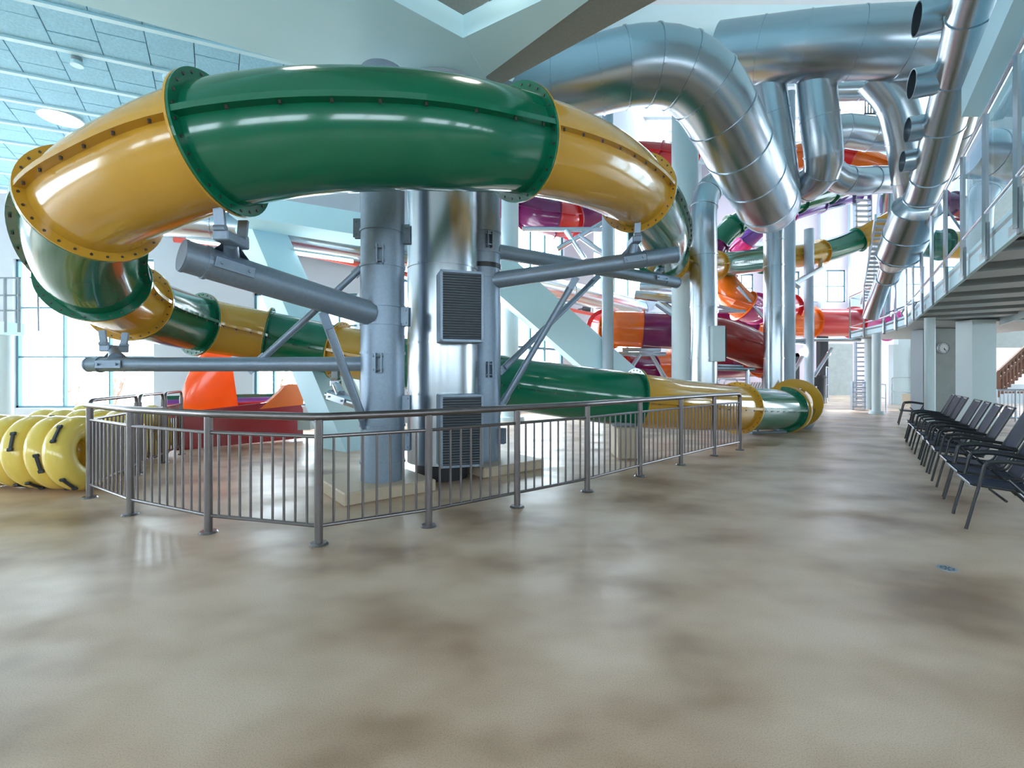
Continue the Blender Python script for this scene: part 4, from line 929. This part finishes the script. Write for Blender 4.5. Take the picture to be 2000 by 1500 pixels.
bm = bmesh.new(); cyl(bm, (q.x*k, k, 6.545), (q.x*k, k, 6.59), .13, 28); mesh_obj('grille', bm, 'panel', dd); bm = bmesh.new(); disc_ring(bm, Vector((q.x*k, k, 6.56)), Vector((0, 0, 1)), Vector((1, 0, 0)), Vector((0, 1, 0)), .13, .15, .04, 28); mesh_obj('rim', bm, 'slat', dd)
c = P(1138, 603, 20); t = thing('security_camera', 'small black camera on the grey wall beside the tall window', 'camera', c); bm = bmesh.new(); cyl(bm, c, c+Vector((.35, -.1, -.05)), .1, 16); mesh_obj('body', bm, 'black', t, True); bm = bmesh.new(); cyl(bm, c, c+Vector((-.1, .6, .05)), .04, 8); mesh_obj('bracket', bm, 'black', t)
for u, v, Y, lab in ((1569, 688, 20, 'round glowing lamp left of the dark pillar at the far end'), (1617, 690, 29.9, 'round glowing lamp right of the dark pillar at the far end')):
    c = P(u, v, Y); t = thing('lamp_globe', lab, 'lamp', c); bm = bmesh.new(); bmesh.ops.create_uvsphere(bm, u_segments=16, v_segments=8, radius=.17); bmesh.ops.translate(bm, verts=bm.verts, vec=c); mesh_obj('globe', bm, 'lamp', t, True)
    bm = bmesh.new(); k = .35 if u < 1600 else -.5; cyl(bm, c, c+Vector((k, 0, .12)), .04, 8); mesh_obj('stem', bm, 'grey', t)
x = P(1606, 0, 30).x; bm = bmesh.new(); box(bm, (x, 30, 2.3), (.55, .4, 4.6), None, .02); o = place(mesh_obj('dark_pillar', bm, 'black'), (x, 30, 0)); tag(o, 'dark square pillar in front of the far grey wall', 'column')
# stairwell behind the bridge on the right: wooden stairs and railing
ws_ = thing('wooden_stair', 'brown wooden stair with slatted railing at the right edge under the bridge', 'stairs', P(1960, 0, 18)); ws_.location = (P(1960, 0, 18).x, 18, 0)
for i in range(14):
    q = P(1950+i*7, 0, 18); bm = bmesh.new(); beam(bm, Vector((q.x, 18, .6+i*.13)), Vector((q.x, 18, 1.6+i*.13)), .06, .09); mesh_obj('baluster', bm, 'wood', ws_)
for z in (1.6, 1.3, .75): bm = bmesh.new(); beam(bm, P(1950, 0, 18)*1.0+Vector((0, 0, z-P(1950, 0, 18).z)), P(2050, 0, 18)+Vector((0, 0, z+1.85-P(2050, 0, 18).z)), .08, .1); mesh_obj('sloping_rail', bm, 'wood', ws_)
bm = bmesh.new(); a = P(1956, 0, 17.8); box(bm, (a.x+1.0, 17.8, .8), (2.2, .1, .08)); mesh_obj('landing_edge', bm, 'wood', ws_)
sr = thing('guard_railing', 'stainless railing of dense bars at the right edge behind the chairs', 'railing', (P(1946, 0, 14.5).x, 14.5, 0))
A, B = P(1946, 0, 14.5), P(2060, 0, 14.5)
for z in (.12, 1.0): bm = bmesh.new(); cyl(bm, (A.x, 14.5, z), (B.x, 14.5, z), .03, 8); mesh_obj('rail_bar', bm, 'chrome', sr)
for i in range(16): x = A.x+(B.x-A.x)*i/15; bm = bmesh.new(); cyl(bm, (x, 14.5, .0 if i % 5 == 0 else .12), (x, 14.5, 1.0), .03 if i % 5 == 0 else .012, 8); mesh_obj('post' if i % 5 == 0 else 'baluster', bm, 'chrome', sr)
# shrubs outside
def shrub(label, x, y, r, h):
    t = thing('shrub', label, 'shrub', (x, y, 0)); bm = bmesh.new()
    for i in range(420):
        th, ph = random.uniform(0, 2*math.pi), math.acos(random.uniform(-.7, 1)); R = r*random.uniform(.6, 1)
        c = Vector((x+R*math.sin(ph)*math.cos(th), y+R*math.sin(ph)*math.sin(th), h*.5+R*h/r*.5*math.cos(ph)))
        q = Quaternion((random.random(), random.random(), random.random(), random.random())).normalized(); s = random.uniform(.07, .13)
        bm.faces.new([bm.verts.new(c+q @ Vector(p)*s) for p in ((-.5, 0, 0), (0, -1, .1), (.5, 0, 0), (0, 1, .1))])
    mesh_obj('foliage', bm, 'leaf', t, kind='stuff'); bm = bmesh.new()
    for i in range(5): cyl(bm, (x, y, 0), (x+random.uniform(-.3, .3)*r, y+random.uniform(-.3, .3)*r, h*.7), .03, 6)
    mesh_obj('stems', bm, 'wood', t, kind='stuff')
shrub('leafy shrub outside the left window below the thin level arm', -16.0, 18.5, 1.3, 1.9)
shrub('smaller shrub outside the left window next to its middle mullion', -18.5, 19.5, .9, 1.5)
shrub('shrub outside the window behind the orange fins', -10.0, 19.5, .9, 1.9)
shrub('right hand shrub outside the window behind the orange fins', -8.3, 19.0, .8, 1.7)
